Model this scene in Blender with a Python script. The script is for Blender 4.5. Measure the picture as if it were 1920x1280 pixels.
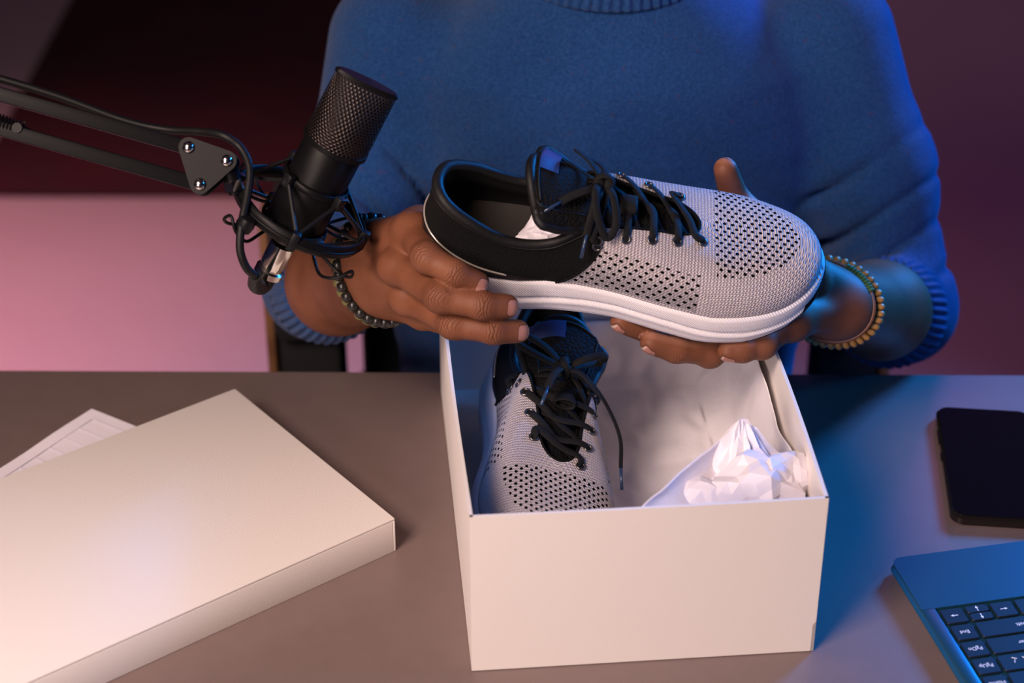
import bpy, bmesh, math, random
import numpy as np
from mathutils import Vector, Matrix, Euler
random.seed(7); np.random.seed(7)
for o in list(bpy.data.objects): bpy.data.objects.remove(o)
S = bpy.context.scene
COL = S.collection
# ------------------------------------------------------------------ camera, world, lights, exposure
FPX, PITCH, CZ = 3642.2, 0.5408, 0.8506          # desk top is z = 0, floor is z = -0.74
FW = np.array([0, math.cos(PITCH), -math.sin(PITCH)]); UP = np.array([0, math.sin(PITCH), math.cos(PITCH)])
cd = bpy.data.cameras.new('camera'); cam = bpy.data.objects.new('camera', cd); COL.objects.link(cam)
cam.location = (0, 0, CZ); cam.rotation_euler = (math.pi/2 - PITCH, 0, 0)
cd.sensor_width = 36; cd.lens = FPX/1920*36; cd.clip_start = 0.05
cd.dof.use_dof = True; cd.dof.focus_distance = 1.37; cd.dof.aperture_fstop = 4.5
S.camera = cam
w = bpy.data.worlds.new('world'); S.world = w; w.use_nodes = True
w.node_tree.nodes['Background'].inputs[0].default_value = (0.10, 0.06, 0.12, 1)
w.node_tree.nodes['Background'].inputs[1].default_value = 0.05
def area(name, loc, aim, size, power, col, sy=None, spread=180):
    l = bpy.data.lights.new(name, 'AREA'); l.energy = power; l.color = col; l.size = size; l.spread = math.radians(spread)
    if sy: l.shape = 'RECTANGLE'; l.size_y = sy
    o = bpy.data.objects.new(name, l); COL.objects.link(o); o.location = loc
    o.rotation_euler = (Vector(aim) - Vector(loc)).to_track_quat('-Z', 'Y').to_euler()
    return o
area('key_softbox', (-0.78, 0.10, 1.38), (0.02, 1.15, 0.05), 0.60, 13.6, (1.0, 0.76, 0.66), spread=110)
area('blue_panel', (1.32, 2.33, 0.74), (0.1, 1.2, 0.1), 0.35, 24, (0.01, 0.27, 1.0), spread=120)
area('blue_fill_panel', (1.75, 1.05, 1.15), (0.25, 1.45, 0.20), 0.35, 1.0, (0.01, 0.28, 1.0), spread=60)
area('front_fill_softbox', (-0.85, -0.35, 0.60), (0.08, 1.2, 0.05), 0.5, 3.2, (1.0, 0.78, 0.72), spread=80)
area('pink_lamp', (-1.9, 2.6, 1.2), (-0.85, 2.45, -0.74), 0.4, 8.5, (1.0, 0.36, 0.42), spread=60)
area('magenta_lamp', (1.4, 5.3, 1.4), (0.7, 3.0, -0.74), 0.7, 6, (0.75, 0.20, 0.75))
S.view_settings.view_transform = 'Standard'; S.view_settings.look = 'None'
S.view_settings.exposure = 0.0; S.view_settings.gamma = 1; S.view_settings.use_curve_mapping = False

# ------------------------------------------------------------------ helpers
def P(u, v, Y=None, Z=None):
    """point of the place seen at photo position (u, v) that lies at distance Y (or height Z)"""
    d = FW + (u-960)/FPX*np.array([1., 0, 0]) - (v-640)/FPX*UP
    t = Y/d[1] if Y is not None else (Z-CZ)/d[2]
    return np.array([0, 0, CZ]) + d*t
def nrm(v): v = np.asarray(v, float); return v/(np.linalg.norm(v)+1e-12)
class NT:
    def __init__(s, name):
        s.m = bpy.data.materials.new(name); s.m.use_nodes = True; s.t = s.m.node_tree
        s.b = s.t.nodes['Principled BSDF']; s.out = s.t.nodes['Material Output']
    def n(s, typ, **k):
        x = s.t.nodes.new(typ)
        for a, v in k.items():
            if a[0] == '_': x.inputs[a[1:].replace('_', ' ')].default_value = v
            else: setattr(x, a, v)
        return x
    def l(s, a, b): s.t.links.new(a, b)
    def set(s, sock, v):
        i = s.b.inputs[sock]
        if isinstance(v, bpy.types.NodeSocket): s.l(v, i)
        else: i.default_value = (*v, 1) if isinstance(v, (tuple, list)) and len(v) == 3 and i.type == 'RGBA' else v
    def math(s, op, a, b=None, c=None):
        x = s.n('ShaderNodeMath', operation=op)
        for i, v in enumerate((a, b, c)):
            if v is None: continue
            if isinstance(v, bpy.types.NodeSocket): s.l(v, x.inputs[i])
            else: x.inputs[i].default_value = v
        return x.outputs[0]
    def mix(s, f, a, b):
        x = s.n('ShaderNodeMix', data_type='RGBA')
        for i, v in ((0, f), (6, a), (7, b)):
            if isinstance(v, bpy.types.NodeSocket): s.l(v, x.inputs[i])
            else: x.inputs[i].default_value = (*v, 1) if isinstance(v, (tuple, list)) and len(v) == 3 else v
        return x.outputs[2]
    def coord(s, kind='Object'): return s.n('ShaderNodeTexCoord').outputs[kind]
    def noise(s, sc, det=3, rough=.5, vec=None, scale3=None):
        x = s.n('ShaderNodeTexNoise', _Scale=sc, _Detail=det, _Roughness=rough)
        v = vec or s.coord()
        if scale3:
            mp = s.n('ShaderNodeMapping'); mp.inputs['Scale'].default_value = scale3; s.l(v, mp.inputs[0]); v = mp.outputs[0]
        s.l(v, x.inputs['Vector']); return x.outputs[0]
    def ramp(s, v, a, b):
        x = s.n('ShaderNodeMapRange'); x.inputs[1].default_value = a; x.inputs[2].default_value = b; s.l(v, x.inputs[0]); return x.outputs[0]
    def bump(s, h, dist, strength=1.0):
        x = s.n('ShaderNodeBump'); x.inputs['Distance'].default_value = dist; x.inputs['Strength'].default_value = strength
        s.l(h, x.inputs['Height']); s.l(x.outputs[0], s.b.inputs['Normal']); return x
def mat(name, col, rough=.5, metal=0, nsc=None, ndist=.0005, col2=None, csc=30, spec=.5, sheen=0, coat=0):
    k = NT(name); k.set('Base Color', col); k.set('Roughness', rough); k.set('Metallic', metal); k.set('Specular IOR Level', spec)
    if sheen: k.set('Sheen Weight', sheen)
    if coat: k.set('Coat Weight', coat); k.set('Coat Roughness', .1)
    if col2: k.set('Base Color', k.mix(k.ramp(k.noise(csc, 4), .35, .65), col, col2))
    if nsc: k.bump(k.noise(nsc, 4), ndist)
    return k.m
def tag(o, label=None, cat=None, group=None, kind=None):
    for a, v in (('label', label), ('category', cat), ('group', group), ('kind', kind)):
        if v: o[a] = v
    return o
def link(o, parent=None):
    COL.objects.link(o)
    if parent: o.parent = parent
    return o
def empty(name, loc=(0, 0, 0), rot=None):
    o = bpy.data.objects.new(name, None); o.empty_display_size = .05; o.location = loc
    if rot is not None: o.rotation_euler = rot
    return link(o)
def mesh(name, V, F, m, parent=None, smooth=True, auto=None):
    me = bpy.data.meshes.new(name)
    V = np.asarray(V, dtype=np.float32)
    if isinstance(F, np.ndarray) and F.ndim == 2:
        n, k = F.shape
        me.vertices.add(len(V)); me.vertices.foreach_set('co', V.ravel())
        me.loops.add(n*k); me.loops.foreach_set('vertex_index', F.astype(np.int32).ravel())
        me.polygons.add(n); me.polygons.foreach_set('loop_start', np.arange(0, n*k, k, dtype=np.int32))
        me.update(calc_edges=True)
    else:
        me.from_pydata([tuple(map(float, v)) for v in V], [], [tuple(int(i) for i in f) for f in F])
    if smooth: me.polygons.foreach_set('use_smooth', np.ones(len(me.polygons), dtype=bool))
    me.materials.append(m); me.update()
    if auto is not None: me.set_sharp_from_angle(angle=math.radians(auto))
    return link(bpy.data.objects.new(name, me), parent)
def gridF(nu, nv, cu=False, cv=False):
    i, j = np.meshgrid(np.arange(nu if cu else nu-1), np.arange(nv if cv else nv-1), indexing='ij')
    i2, j2 = (i+1) % nu, (j+1) % nv
    return np.stack([i*nv+j, i2*nv+j, i2*nv+j2, i*nv+j2], -1).reshape(-1, 4)
class MB:
    """collects shapes for ONE mesh"""
    def __init__(s): s.V = []; s.F = []; s.n = 0
    def add(s, V, F):
        V = np.asarray(V, float).reshape(-1, 3)
        s.V.append(V); s.F += [tuple(int(i)+s.n for i in f) for f in F]; s.n += len(V); return s
    def build(s, name, m, parent=None, smooth=True, auto=40):
        return mesh(name, np.concatenate(s.V), s.F, m, parent, smooth, auto)
    def box(s, c, d, M=None, bev=0):
        bm = bmesh.new(); bmesh.ops.create_cube(bm, size=1); bmesh.ops.scale(bm, vec=d, verts=bm.verts)
        if bev: bmesh.ops.bevel(bm, geom=bm.edges[:], offset=bev, segments=2, profile=.5, affect='EDGES')
        V = np.array([v.co[:] for v in bm.verts]); F = [[v.index for v in f.verts] for f in bm.faces]; bm.free()
        if M is not None: V = V @ np.asarray(M).T
        return s.add(V+np.asarray(c, float), F)
    def tube(s, pts, r, seg=10, closed=False, flat=None, nrmhint=None, caps=True):
        V, F = tube(pts, r, seg, closed, flat, nrmhint, caps); return s.add(V, F)
    def lathe(s, prof, seg=32, M=None, t=(0, 0, 0)):
        a = np.linspace(0, 2*np.pi, seg, endpoint=False); prof = np.asarray(prof, float)
        V = np.stack([prof[:, 0][None]*np.cos(a)[:, None], prof[:, 0][None]*np.sin(a)[:, None], np.repeat(prof[:, 1][None], seg, 0)], -1).reshape(-1, 3)
        if M is not None: V = V @ np.asarray(M).T
        F = [tuple(f) for f in gridF(seg, len(prof), cu=True)]
        n = len(prof)
        F.append(tuple(i*n+n-1 for i in range(seg))); F.append(tuple(i*n for i in reversed(range(seg))))
        return s.add(V+np.asarray(t, float), F)
def spline(pts, n, closed=False):
    p = np.asarray(pts, float); k = len(p)
    if closed: idx = lambda i: p[i % k]; segs = k
    else:
        ext = np.vstack([2*p[0]-p[1], p, 2*p[-1]-p[-2]]); idx = lambda i: ext[i+1]; segs = k-1
    t = np.linspace(0, segs, n, endpoint=not closed); out = []
    for q in t:
        i = min(int(q), segs-1); f = q-i
        a, b, c, d = idx(i-1), idx(i), idx(i+1), idx(i+2)
        out.append(.5*((2*b)+(c-a)*f+(2*a-5*b+4*c-d)*f*f+(3*b-a-3*c+d)*f**3))
    return np.array(out)
def frames(p, closed, hint=None):
    n = len(p)
    T = np.roll(p, -1, 0)-np.roll(p, 1, 0)
    if not closed: T[0] = p[1]-p[0]; T[-1] = p[-1]-p[-2]
    T /= np.linalg.norm(T, axis=1)[:, None]+1e-12
    N = np.zeros_like(p)
    if hint is not None:
        h = np.asarray(hint, float); h = np.repeat(h[None], n, 0) if h.ndim == 1 else h
        N = h-(h*T).sum(1)[:, None]*T
        N /= np.linalg.norm(N, axis=1)[:, None]+1e-9
    else:
        a = np.array([0, 0, 1.]) if abs(T[0][2]) < .9 else np.array([1., 0, 0])
        v = nrm(a-(a@T[0])*T[0])
        for i in range(n):
            v = nrm(v-(v@T[i])*T[i]); N[i] = v
    return T, N, np.cross(T, N)
def tube(pts, r, seg=10, closed=False, flat=None, hint=None, caps=True):
    p = np.asarray(pts, float); n = len(p); T, N, B = frames(p, closed, hint)
    r = np.broadcast_to(np.asarray(r, float), (n,)); fl = 1 if flat is None else flat
    a = np.linspace(0, 2*np.pi, seg, endpoint=False)
    V = p[:, None]+r[:, None, None]*(N[:, None]*np.sin(a)[None, :, None]*fl+B[:, None]*np.cos(a)[None, :, None])
    F = [tuple(f) for f in gridF(n, seg, cu=closed, cv=True)]
    if not closed and caps: F += [tuple(range(seg)), tuple((n-1)*seg+i for i in reversed(range(seg)))]
    return V.reshape(-1, 3), F
def basis(z, x=None):
    z = nrm(z); x = np.array([1., 0, 0]) if x is None else np.asarray(x, float)
    if abs(nrm(x)@z) > .95: x = np.array([0, 1., 0])
    x = nrm(x-(x@z)*z); return np.stack([x, np.cross(z, x), z], 1)   # columns
# ---- implicit surfaces
def rcone(Q, a, b, ra, rb):
    a, b = np.asarray(a, float), np.asarray(b, float); d = b-a; L2 = d@d+1e-12
    t = np.clip(((Q-a)@d)/L2, 0, 1)
    return np.linalg.norm(Q-(a+t[..., None]*d), axis=-1)-(ra+(rb-ra)*t)
def ellip(Q, c, r, M=None):
    q = Q-np.asarray(c, float)
    if M is not None: q = q @ M
    r = np.asarray(r, float); k0 = np.linalg.norm(q/r, axis=-1); k1 = np.linalg.norm(q/(r*r), axis=-1)+1e-9
    return k0*(k0-1)/k1
def smin(a, b, k):
    h = np.clip(.5+.5*(b-a)/k, 0, 1); return b*(1-h)+a*h-k*h*(1-h)
def nets(lo, hi, h, fn):
    """surface of fn(points) = 0 as quads"""
    lo = np.asarray(lo, float); n = np.ceil((np.asarray(hi)-lo)/h).astype(int)+1
    ax = [lo[i]+h*np.arange(n[i]) for i in range(3)]
    # coarse pass finds the cells near the surface, only these are evaluated finely
    q = 4; nc = (n+q-1)//q; ac = [lo[i]+h*(q*np.arange(nc[i])+(q-1)/2) for i in range(3)]
    Dc = fn(np.stack(np.meshgrid(*ac, indexing='ij'), -1))
    D = Dc.astype(np.float32).repeat(q, 0).repeat(q, 1).repeat(q, 2)[:n[0], :n[1], :n[2]]
    I = np.argwhere(np.abs(D) < h*q*1.6)
    D[I[:, 0], I[:, 1], I[:, 2]] = fn(lo+h*I)
    s = D < 0; c = np.zeros(tuple(n-1), dtype=np.int8)
    for i in (0, 1):
        for j in (0, 1):
            for k in (0, 1): c += s[i:n[0]-1+i, j:n[1]-1+j, k:n[2]-1+k]
    act = (c > 0) & (c < 8); ids = np.argwhere(act); vid = -np.ones(act.shape, dtype=np.int64); vid[act] = np.arange(len(ids))
    acc = np.zeros((len(ids), 3)); cnt = np.zeros(len(ids))
    cor = [(i, j, k) for i in (0, 1) for j in (0, 1) for k in (0, 1)]
    for a in cor:
        for ax_ in range(3):
            if a[ax_]: continue
            b = list(a); b[ax_] = 1
            da = D[ids[:, 0]+a[0], ids[:, 1]+a[1], ids[:, 2]+a[2]]; db = D[ids[:, 0]+b[0], ids[:, 1]+b[1], ids[:, 2]+b[2]]
            m = (da < 0) != (db < 0); t = np.where(m, da/(da-db+1e-20), 0)
            p = np.array(a, float)[None].repeat(len(ids), 0); p[:, ax_] += t
            acc += np.where(m[:, None], p, 0); cnt += m
    V = lo+h*(ids+acc/cnt[:, None]); F = []
    for d in range(3):
        e, g = [(1, 2), (2, 0), (0, 1)][d]
        A = s; sl = [slice(None)]*3; sl[d] = slice(0, n[d]-1); s0 = s[tuple(sl)]; sl[d] = slice(1, n[d]); s1 = s[tuple(sl)]
        E = np.argwhere(s0 != s1); ok = (E[:, e] > 0) & (E[:, g] > 0) & (E[:, e] < n[e]-1) & (E[:, g] < n[g]-1); E = E[ok]
        fl = s0[E[:, 0], E[:, 1], E[:, 2]]
        def at(de, dg):
            q = E.copy(); q[:, e] += de; q[:, g] += dg; return vid[q[:, 0], q[:, 1], q[:, 2]]
        q = np.stack([at(-1, -1), at(0, -1), at(0, 0), at(-1, 0)], 1)
        q[~fl] = q[~fl][:, ::-1]; F.append(q)
    return V, np.concatenate(F)
def smoothV(V, F, it=1, lam=.5):
    for _ in range(it):
        acc = np.zeros_like(V); cnt = np.zeros(len(V))
        for k in range(4):
            a, b = F[:, k], F[:, (k+1) % 4]
            for c in range(3): acc[:, c] += np.bincount(a, V[b, c], len(V))+np.bincount(b, V[a, c], len(V))
            cnt += np.bincount(a, minlength=len(V))+np.bincount(b, minlength=len(V))
        V = V+lam*(acc/np.maximum(cnt, 1)[:, None]-V)
    return V
def vnormals(V, F):
    fn = np.cross(V[F[:, 2]]-V[F[:, 0]], V[F[:, 3]]-V[F[:, 1]]); N = np.zeros_like(V)
    for k in range(4):
        for c in range(3): N[:, c] += np.bincount(F[:, k], fn[:, c], len(V))
    return N/(np.linalg.norm(N, axis=1)[:, None]+1e-12)
def attr(o, name, data, typ='FLOAT_VECTOR'):
    a = o.data.attributes.new(name, typ, 'POINT'); a.data.foreach_set('vector' if typ == 'FLOAT_VECTOR' else 'value', np.asarray(data, np.float32).ravel())
def vnoise(Q, sc, seed=0):
    """cheap smooth pseudo noise"""
    r = np.random.RandomState(seed); out = 0
    for i in range(7):
        k = r.normal(size=3)*sc; out = out+np.sin(Q@k+r.uniform(0, 6.28))
    return out/4
# ------------------------------------------------------------------ materials
M = {}
M['white_card'] = mat('white_card', (.76, .71, .68), .62, nsc=900, ndist=.00012, spec=.2)
M['card_inner'] = mat('card_inner', (.86, .83, .80), .7, nsc=600, ndist=.0001)
M['tissue'] = mat('tissue_paper', (.76, .72, .78), .55, nsc=160, ndist=.0004)
M['tissue_sheet'] = mat('tissue_paper_lightened', (.88, .84, .87), .55, nsc=160, ndist=.0004)  # tissue colour lightened to stand in for light missing inside the box
M['black_plastic'] = mat('black_plastic', (.005, .005, .006), .42, spec=.25)
M['black_metal'] = mat('black_metal', (.004, .0038, .0045), .42, .0, nsc=1500, ndist=.00003, spec=.13)
M['chrome'] = mat('chrome', (.85, .80, .74), .16, 1)
M['rubber'] = mat('black_rubber', (.006, .006, .0065), .5, spec=.25, nsc=400, ndist=.0001)
M['desk'] = mat('desk_laminate', (.178, .128, .118), .38, nsc=1400, ndist=.00004, col2=(.186, .134, .124), csc=60)
M['desk_leg'] = mat('desk_leg_metal', (.03, .03, .03), .45, .6)
M['chair_black'] = mat('chair_fabric', (.010, .010, .012), .8, nsc=700, ndist=.0003)
M['wood'] = mat('chair_wood', (.26, .12, .05), .45, col2=(.18, .08, .035), csc=40)
M['laptop'] = mat('laptop_aluminium', (.020, .105, .165), .38, .55, nsc=3000, ndist=.00002)
M['key'] = mat('laptop_key', (.008, .014, .024), .45, spec=.3, nsc=3000, ndist=.00002)
M['legend'] = mat('legend_print', (.9, .9, .95), .5)
M['touchpad'] = mat('touchpad', (.08, .14, .2), .3, .5)
M['screen'] = mat('dark_screen', (.004, .004, .006), .06, coat=.6)
M['phone_edge'] = mat('phone_edge', (.05, .04, .035), .22, .8)
M['trousers'] = mat('trousers_fabric', (.015, .016, .022), .85, nsc=900, ndist=.0003)
M['hair'] = mat('hair', (.01, .008, .007), .6, nsc=250, ndist=.003)
# --- shoe
def knit():
    k = NT('grey_knit'); uv = k.n('ShaderNodeAttribute', attribute_name='kuv').outputs['Vector']
    sx = k.n('ShaderNodeSeparateXYZ'); k.l(uv, sx.inputs[0]); u, v, side = sx.outputs
    ob = k.n('ShaderNodeSeparateXYZ'); k.l(k.coord(), ob.inputs[0]); x, y, z = ob.outputs
    def dots(a, b, pa, pb, r, asp):
        row = k.math('DIVIDE', b, pb); ri = k.math('FLOOR', row)
        sh = k.math('MULTIPLY', k.math('MODULO', k.math('ABSOLUTE', ri), 2.0), .5)
        ca = k.math('SUBTRACT', k.math('FRACT', k.math('ADD', k.math('DIVIDE', a, pa), sh)), .5)
        cb = k.math('SUBTRACT', k.math('FRACT', row), .5)
        da = k.math('MULTIPLY', ca, pa*asp); db = k.math('MULTIPLY', cb, pb)
        d = k.math('SQRT', k.math('ADD', k.math('MULTIPLY', da, da), k.math('MULTIPLY', db, db)))
        return k.math('LESS_THAN', d, r)
    tm = k.n('ShaderNodeAttribute', attribute_name='toe').outputs['Fac']; sm = k.n('ShaderNodeAttribute', attribute_name='side').outputs['Fac']
    # rotated toe lattice
    nz = k.math('MULTIPLY', k.noise(900, 2), .0006)
    h1 = k.math('MULTIPLY', dots(k.math('ADD', x, nz), k.math('ADD', y, nz), .0058, .0036, .00115, .85), k.math('GREATER_THAN', tm, .5))
    h2 = k.math('MULTIPLY', dots(k.math('ADD', u, nz), k.math('ADD', v, nz), .0074, .0050, .00145, 1.0), k.math('GREATER_THAN', sm, .5))
    hole = k.math('MAXIMUM', h1, h2)
    # knit stitches: zigzag columns
    zz = k.math('PINGPONG', k.math('DIVIDE', v, .0017), 1.0)
    st = k.math('SINE', k.math('ADD', k.math('ADD', k.math('MULTIPLY', u, 2*math.pi/.0024), k.math('MULTIPLY', k.noise(240, 2), 3.0)), k.math('MULTIPLY', zz, 3.6)))
    rows = k.math('SINE', k.math('ADD', k.math('MULTIPLY', v, 2*math.pi/.0017), k.math('MULTIPLY', k.noise(320, 2), 3.0)))
    hgt = k.math('ADD', k.math('MULTIPLY', st, .6), k.math('MULTIPLY', rows, .4))
    yarn = k.ramp(k.math('ADD', hgt, k.math('MULTIPLY', k.noise(300, 2), .6)), -.6, .7)
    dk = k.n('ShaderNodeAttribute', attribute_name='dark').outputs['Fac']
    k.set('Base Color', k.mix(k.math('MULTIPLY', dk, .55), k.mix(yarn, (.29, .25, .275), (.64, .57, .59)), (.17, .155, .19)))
    k.set('Roughness', .85); k.set('Sheen Weight', .15); k.bump(hgt, .00045)
    tr = k.n('ShaderNodeBsdfTransparent'); mx = k.n('ShaderNodeMixShader')
    k.l(hole, mx.inputs[0]); k.l(k.b.outputs[0], mx.inputs[1]); k.l(tr.outputs[0], mx.inputs[2]); k.l(mx.outputs[0], k.out.inputs[0])
    return k.m
M['knit'] = knit()
def blackknit(name, col, sc, dist, rough=.85):
    k = NT(name); c = k.n('ShaderNodeMapping'); c.inputs['Scale'].default_value = (sc, sc, sc); k.l(k.coord(), c.inputs[0])
    v = k.n('ShaderNodeTexVoronoi', _Scale=1.0); k.l(c.outputs[0], v.inputs['Vector'])
    k.set('Base Color', col); k.set('Roughness', rough); k.set('Specular IOR Level', .15); k.bump(v.outputs['Distance'], dist); return k.m
M['quarter'] = blackknit('black_knit', (.0045, .0045, .005), 1100, .0006)
M['mesh'] = blackknit('black_mesh', (.0045, .0045, .005), 420, .0009)
M['lining'] = mat('black_lining', (.005, .005, .0055), .55, spec=.3, nsc=900, ndist=.0002)
M['insole'] = mat('insole', (.022, .018, .016), .8, nsc=900, ndist=.0003)
M['lace'] = mat('black_lace', (.0055, .0055, .006), .75, spec=.25, nsc=1600, ndist=.0005)
M['clip'] = mat('heel_clip', (.012, .010, .010), .16)
M['clip_line'] = mat('clip_line', (.75, .68, .6), .25, .6)
M['label'] = mat('tongue_label', (.03, .05, .16), .38, .2)
M['eyelet'] = mat('gunmetal', (.16, .15, .15), .3, .9)
M['aglet'] = mat('aglet', (.02, .04, .09), .25)
def midsole():
    k = NT('white_foam'); c = k.n('ShaderNodeSeparateXYZ'); k.l(k.coord(), c.inputs[0])
    d = k.math('SINE', k.math('MULTIPLY', k.math('ADD', c.outputs[0], k.math('MULTIPLY', c.outputs[2], 1.2)), 2*math.pi/.0022))
    k.set('Base Color', (.84, .80, .82)); k.set('Roughness', .5); k.bump(d, .00018); return k.m
M['midsole'] = midsole()

# ------------------------------------------------------------------ shoe
BK = np.array([(.002, 0), (.009, -.021), (.03, -.033), (.06, -.0355), (.10, -.0345), (.14, -.038), (.18, -.0465), (.215, -.0515), (.25, -.0465), (.276, -.030), (.288, -.003),
               (.281, .022), (.262, .038), (.235, .0465), (.20, .0475), (.165, .041), (.125, .0335), (.09, .033), (.06, .034), (.03, .032), (.009, .020)])
TR = [(.006, 0, .098), (.0125, -.0175, .0965), (.032, -.0275, .087), (.060, -.0312, .0735), (.090, -.0300, .0730), (.117, -.0255, .0900), (.141, -.0200, .0865), (.163, -.0165, .0815), (.181, -.0145, .0765), (.1925, -.0090, .0730), (.196, 0, .0718)]
def interp(x, xs, ys): return np.interp(x, xs, ys)
ZT = lambda x: interp(x, [0, .05, .11, .16, .21, .26, .29], [.046, .041, .0365, .0320, .030, .0345, .042])
ZB = lambda x: interp(x, [0, .02, .05, .10, .14, .20, .235, .265, .29], [.014, .004, .002, .005, .006, .001, .003, .012, .027])
NTT = 420
Bxy = spline(BK, NTT, True)
Bc = np.column_stack([Bxy, ZT(Bxy[:, 0])])
TRn = np.array(TR)
# top line has 11 right-hand knots + 10 mirrored ones, paired one to one with the 21 knots of the sole outline
_mir = np.array([(.1915, .0085, .0732), (.180, .0145, .0768), (.162, .0165, .0818), (.141, .0200, .0868), (.117, .0255, .0905), (.098, .0290, .0765), (.075, .0308, .0705), (.055, .0305, .0750), (.032, .0275, .087), (.0125, .0175, .0965)])
TKN = np.vstack([TRn, _mir]); Tc = spline(TKN, NTT, True)
TKi = np.arange(NTT)*21/NTT                       # knot coordinate of every sample
def kn(vals_right):                                # interpolate a value given per right-hand knot, mirrored
    v = np.array(list(vals_right)+list(vals_right[-1:0:-1]), float)
    return np.interp(TKi, np.arange(22), np.append(v, v[0]))
WI = kn([.10, .10, .12, .15, .30, .68, .94, .95, .95, .95, .95]); WZ = kn([1, 1, 1, 1, .95, .70, .34, .30, .30, .30, .30])
tan_ = np.roll(Bxy, -1, 0)-np.roll(Bxy, 1, 0); tan_ /= np.linalg.norm(tan_, axis=1)[:, None]
OUT = np.column_stack([-tan_[:, 1]*-1*-1, tan_[:, 0], np.zeros(NTT)])
if (OUT[:, :2]*(Bxy-np.array([.14, 0]))).sum() < 0: OUT = -OUT
def upper_pts(h, off=0.0):
    """rows of the upper for every t, h scalar 0 (sole) .. 1 (topline)"""
    inw = Tc-Bc; inw[:, 2] = 0; L = np.linalg.norm(Tc-Bc, axis=1)[:, None]
    inw = inw/(np.linalg.norm(inw, axis=1)[:, None]+1e-9)
    tn = inw*WI[:, None]+np.array([0, 0, 1.])*WZ[:, None]; tn /= np.linalg.norm(tn, axis=1)[:, None]
    P1 = Bc+np.array([0, 0, 1.])*L*.30+OUT*.0035; P2 = Tc-tn*L*.46
    h = np.asarray(h)[..., None] if np.ndim(h) else h
    return (1-h)**3*Bc+3*(1-h)**2*h*P1+3*(1-h)*h*h*P2+h**3*Tc
NH = 44
HS = np.linspace(0, 1, NH)
UG = np.stack([upper_pts(h) for h in HS], 1)       # (t, h, 3)
du = np.roll(UG, -1, 0)-np.roll(UG, 1, 0); dv = np.gradient(UG, axis=1)
UN = np.cross(du, dv); UN /= np.linalg.norm(UN, axis=2)[:, :, None]+1e-12
if (UN[:, 5]*OUT).sum() < 0: UN = -UN
ARC = np.concatenate([np.zeros((NTT, 1)), np.cumsum(np.linalg.norm(np.diff(UG, axis=1), axis=2), 1)], 1)
def samp(G, k, h):
    """sample grid G at knot coordinate k and height h"""
    a = (np.asarray(k)*NTT/21) % NTT; b = np.clip(np.asarray(h), 0, 1)*(NH-1)
    i = np.floor(a).astype(int); j = np.minimum(np.floor(b).astype(int), NH-2); fa = (a-i)[..., None]; fb = (b-j)[..., None]
    i %= NTT; i2 = (i+1) % NTT
    return G[i, j]*(1-fa)*(1-fb)+G[i2, j]*fa*(1-fb)+G[i, j+1]*(1-fa)*fb+G[i2, j+1]*fa*fb
def patch(k0, k1, h0, h1, nk, nh, off=0.0):
    """patch of the upper between knot functions k0(h), k1(h)"""
    hh = np.linspace(h0, h1, nh)[None].repeat(nk, 0); s = np.linspace(0, 1, nk)[:, None]
    kk = k0(hh)*(1-s)+k1(hh)*s
    return samp(UG, kk, hh)+samp(UN, kk, hh)*off, kk, hh
def sole_pts(h):
    """side of the sole: h 0 top .. 1 bottom"""
    x = Bc[:, 0]; g = interp(x, [0, .06, .12, .17, .23, .29], [.62, .55, .42, .40, .50, .5])
    base = np.interp(h, [0, .06, .22, .45, .8, .93, 1.0], [.0005, .0026, .0036, .0042, .0040, .0026, -.0005])
    gr = -.0016*np.exp(-((h-g)/.05)**2)+.0008*np.exp(-((h-g-.12)/.08)**2)
    heel = .004*np.clip(1-x/.04, 0, 1)*np.interp(h, [0, .5, 1], [0, 1, .6])
    zt, zb = Bc[:, 2]+.001, ZB(x)
    p = Bc+OUT*(base+gr+heel)[:, None]; p[:, 2] = zt+(zb-zt)*h
    return p
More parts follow.
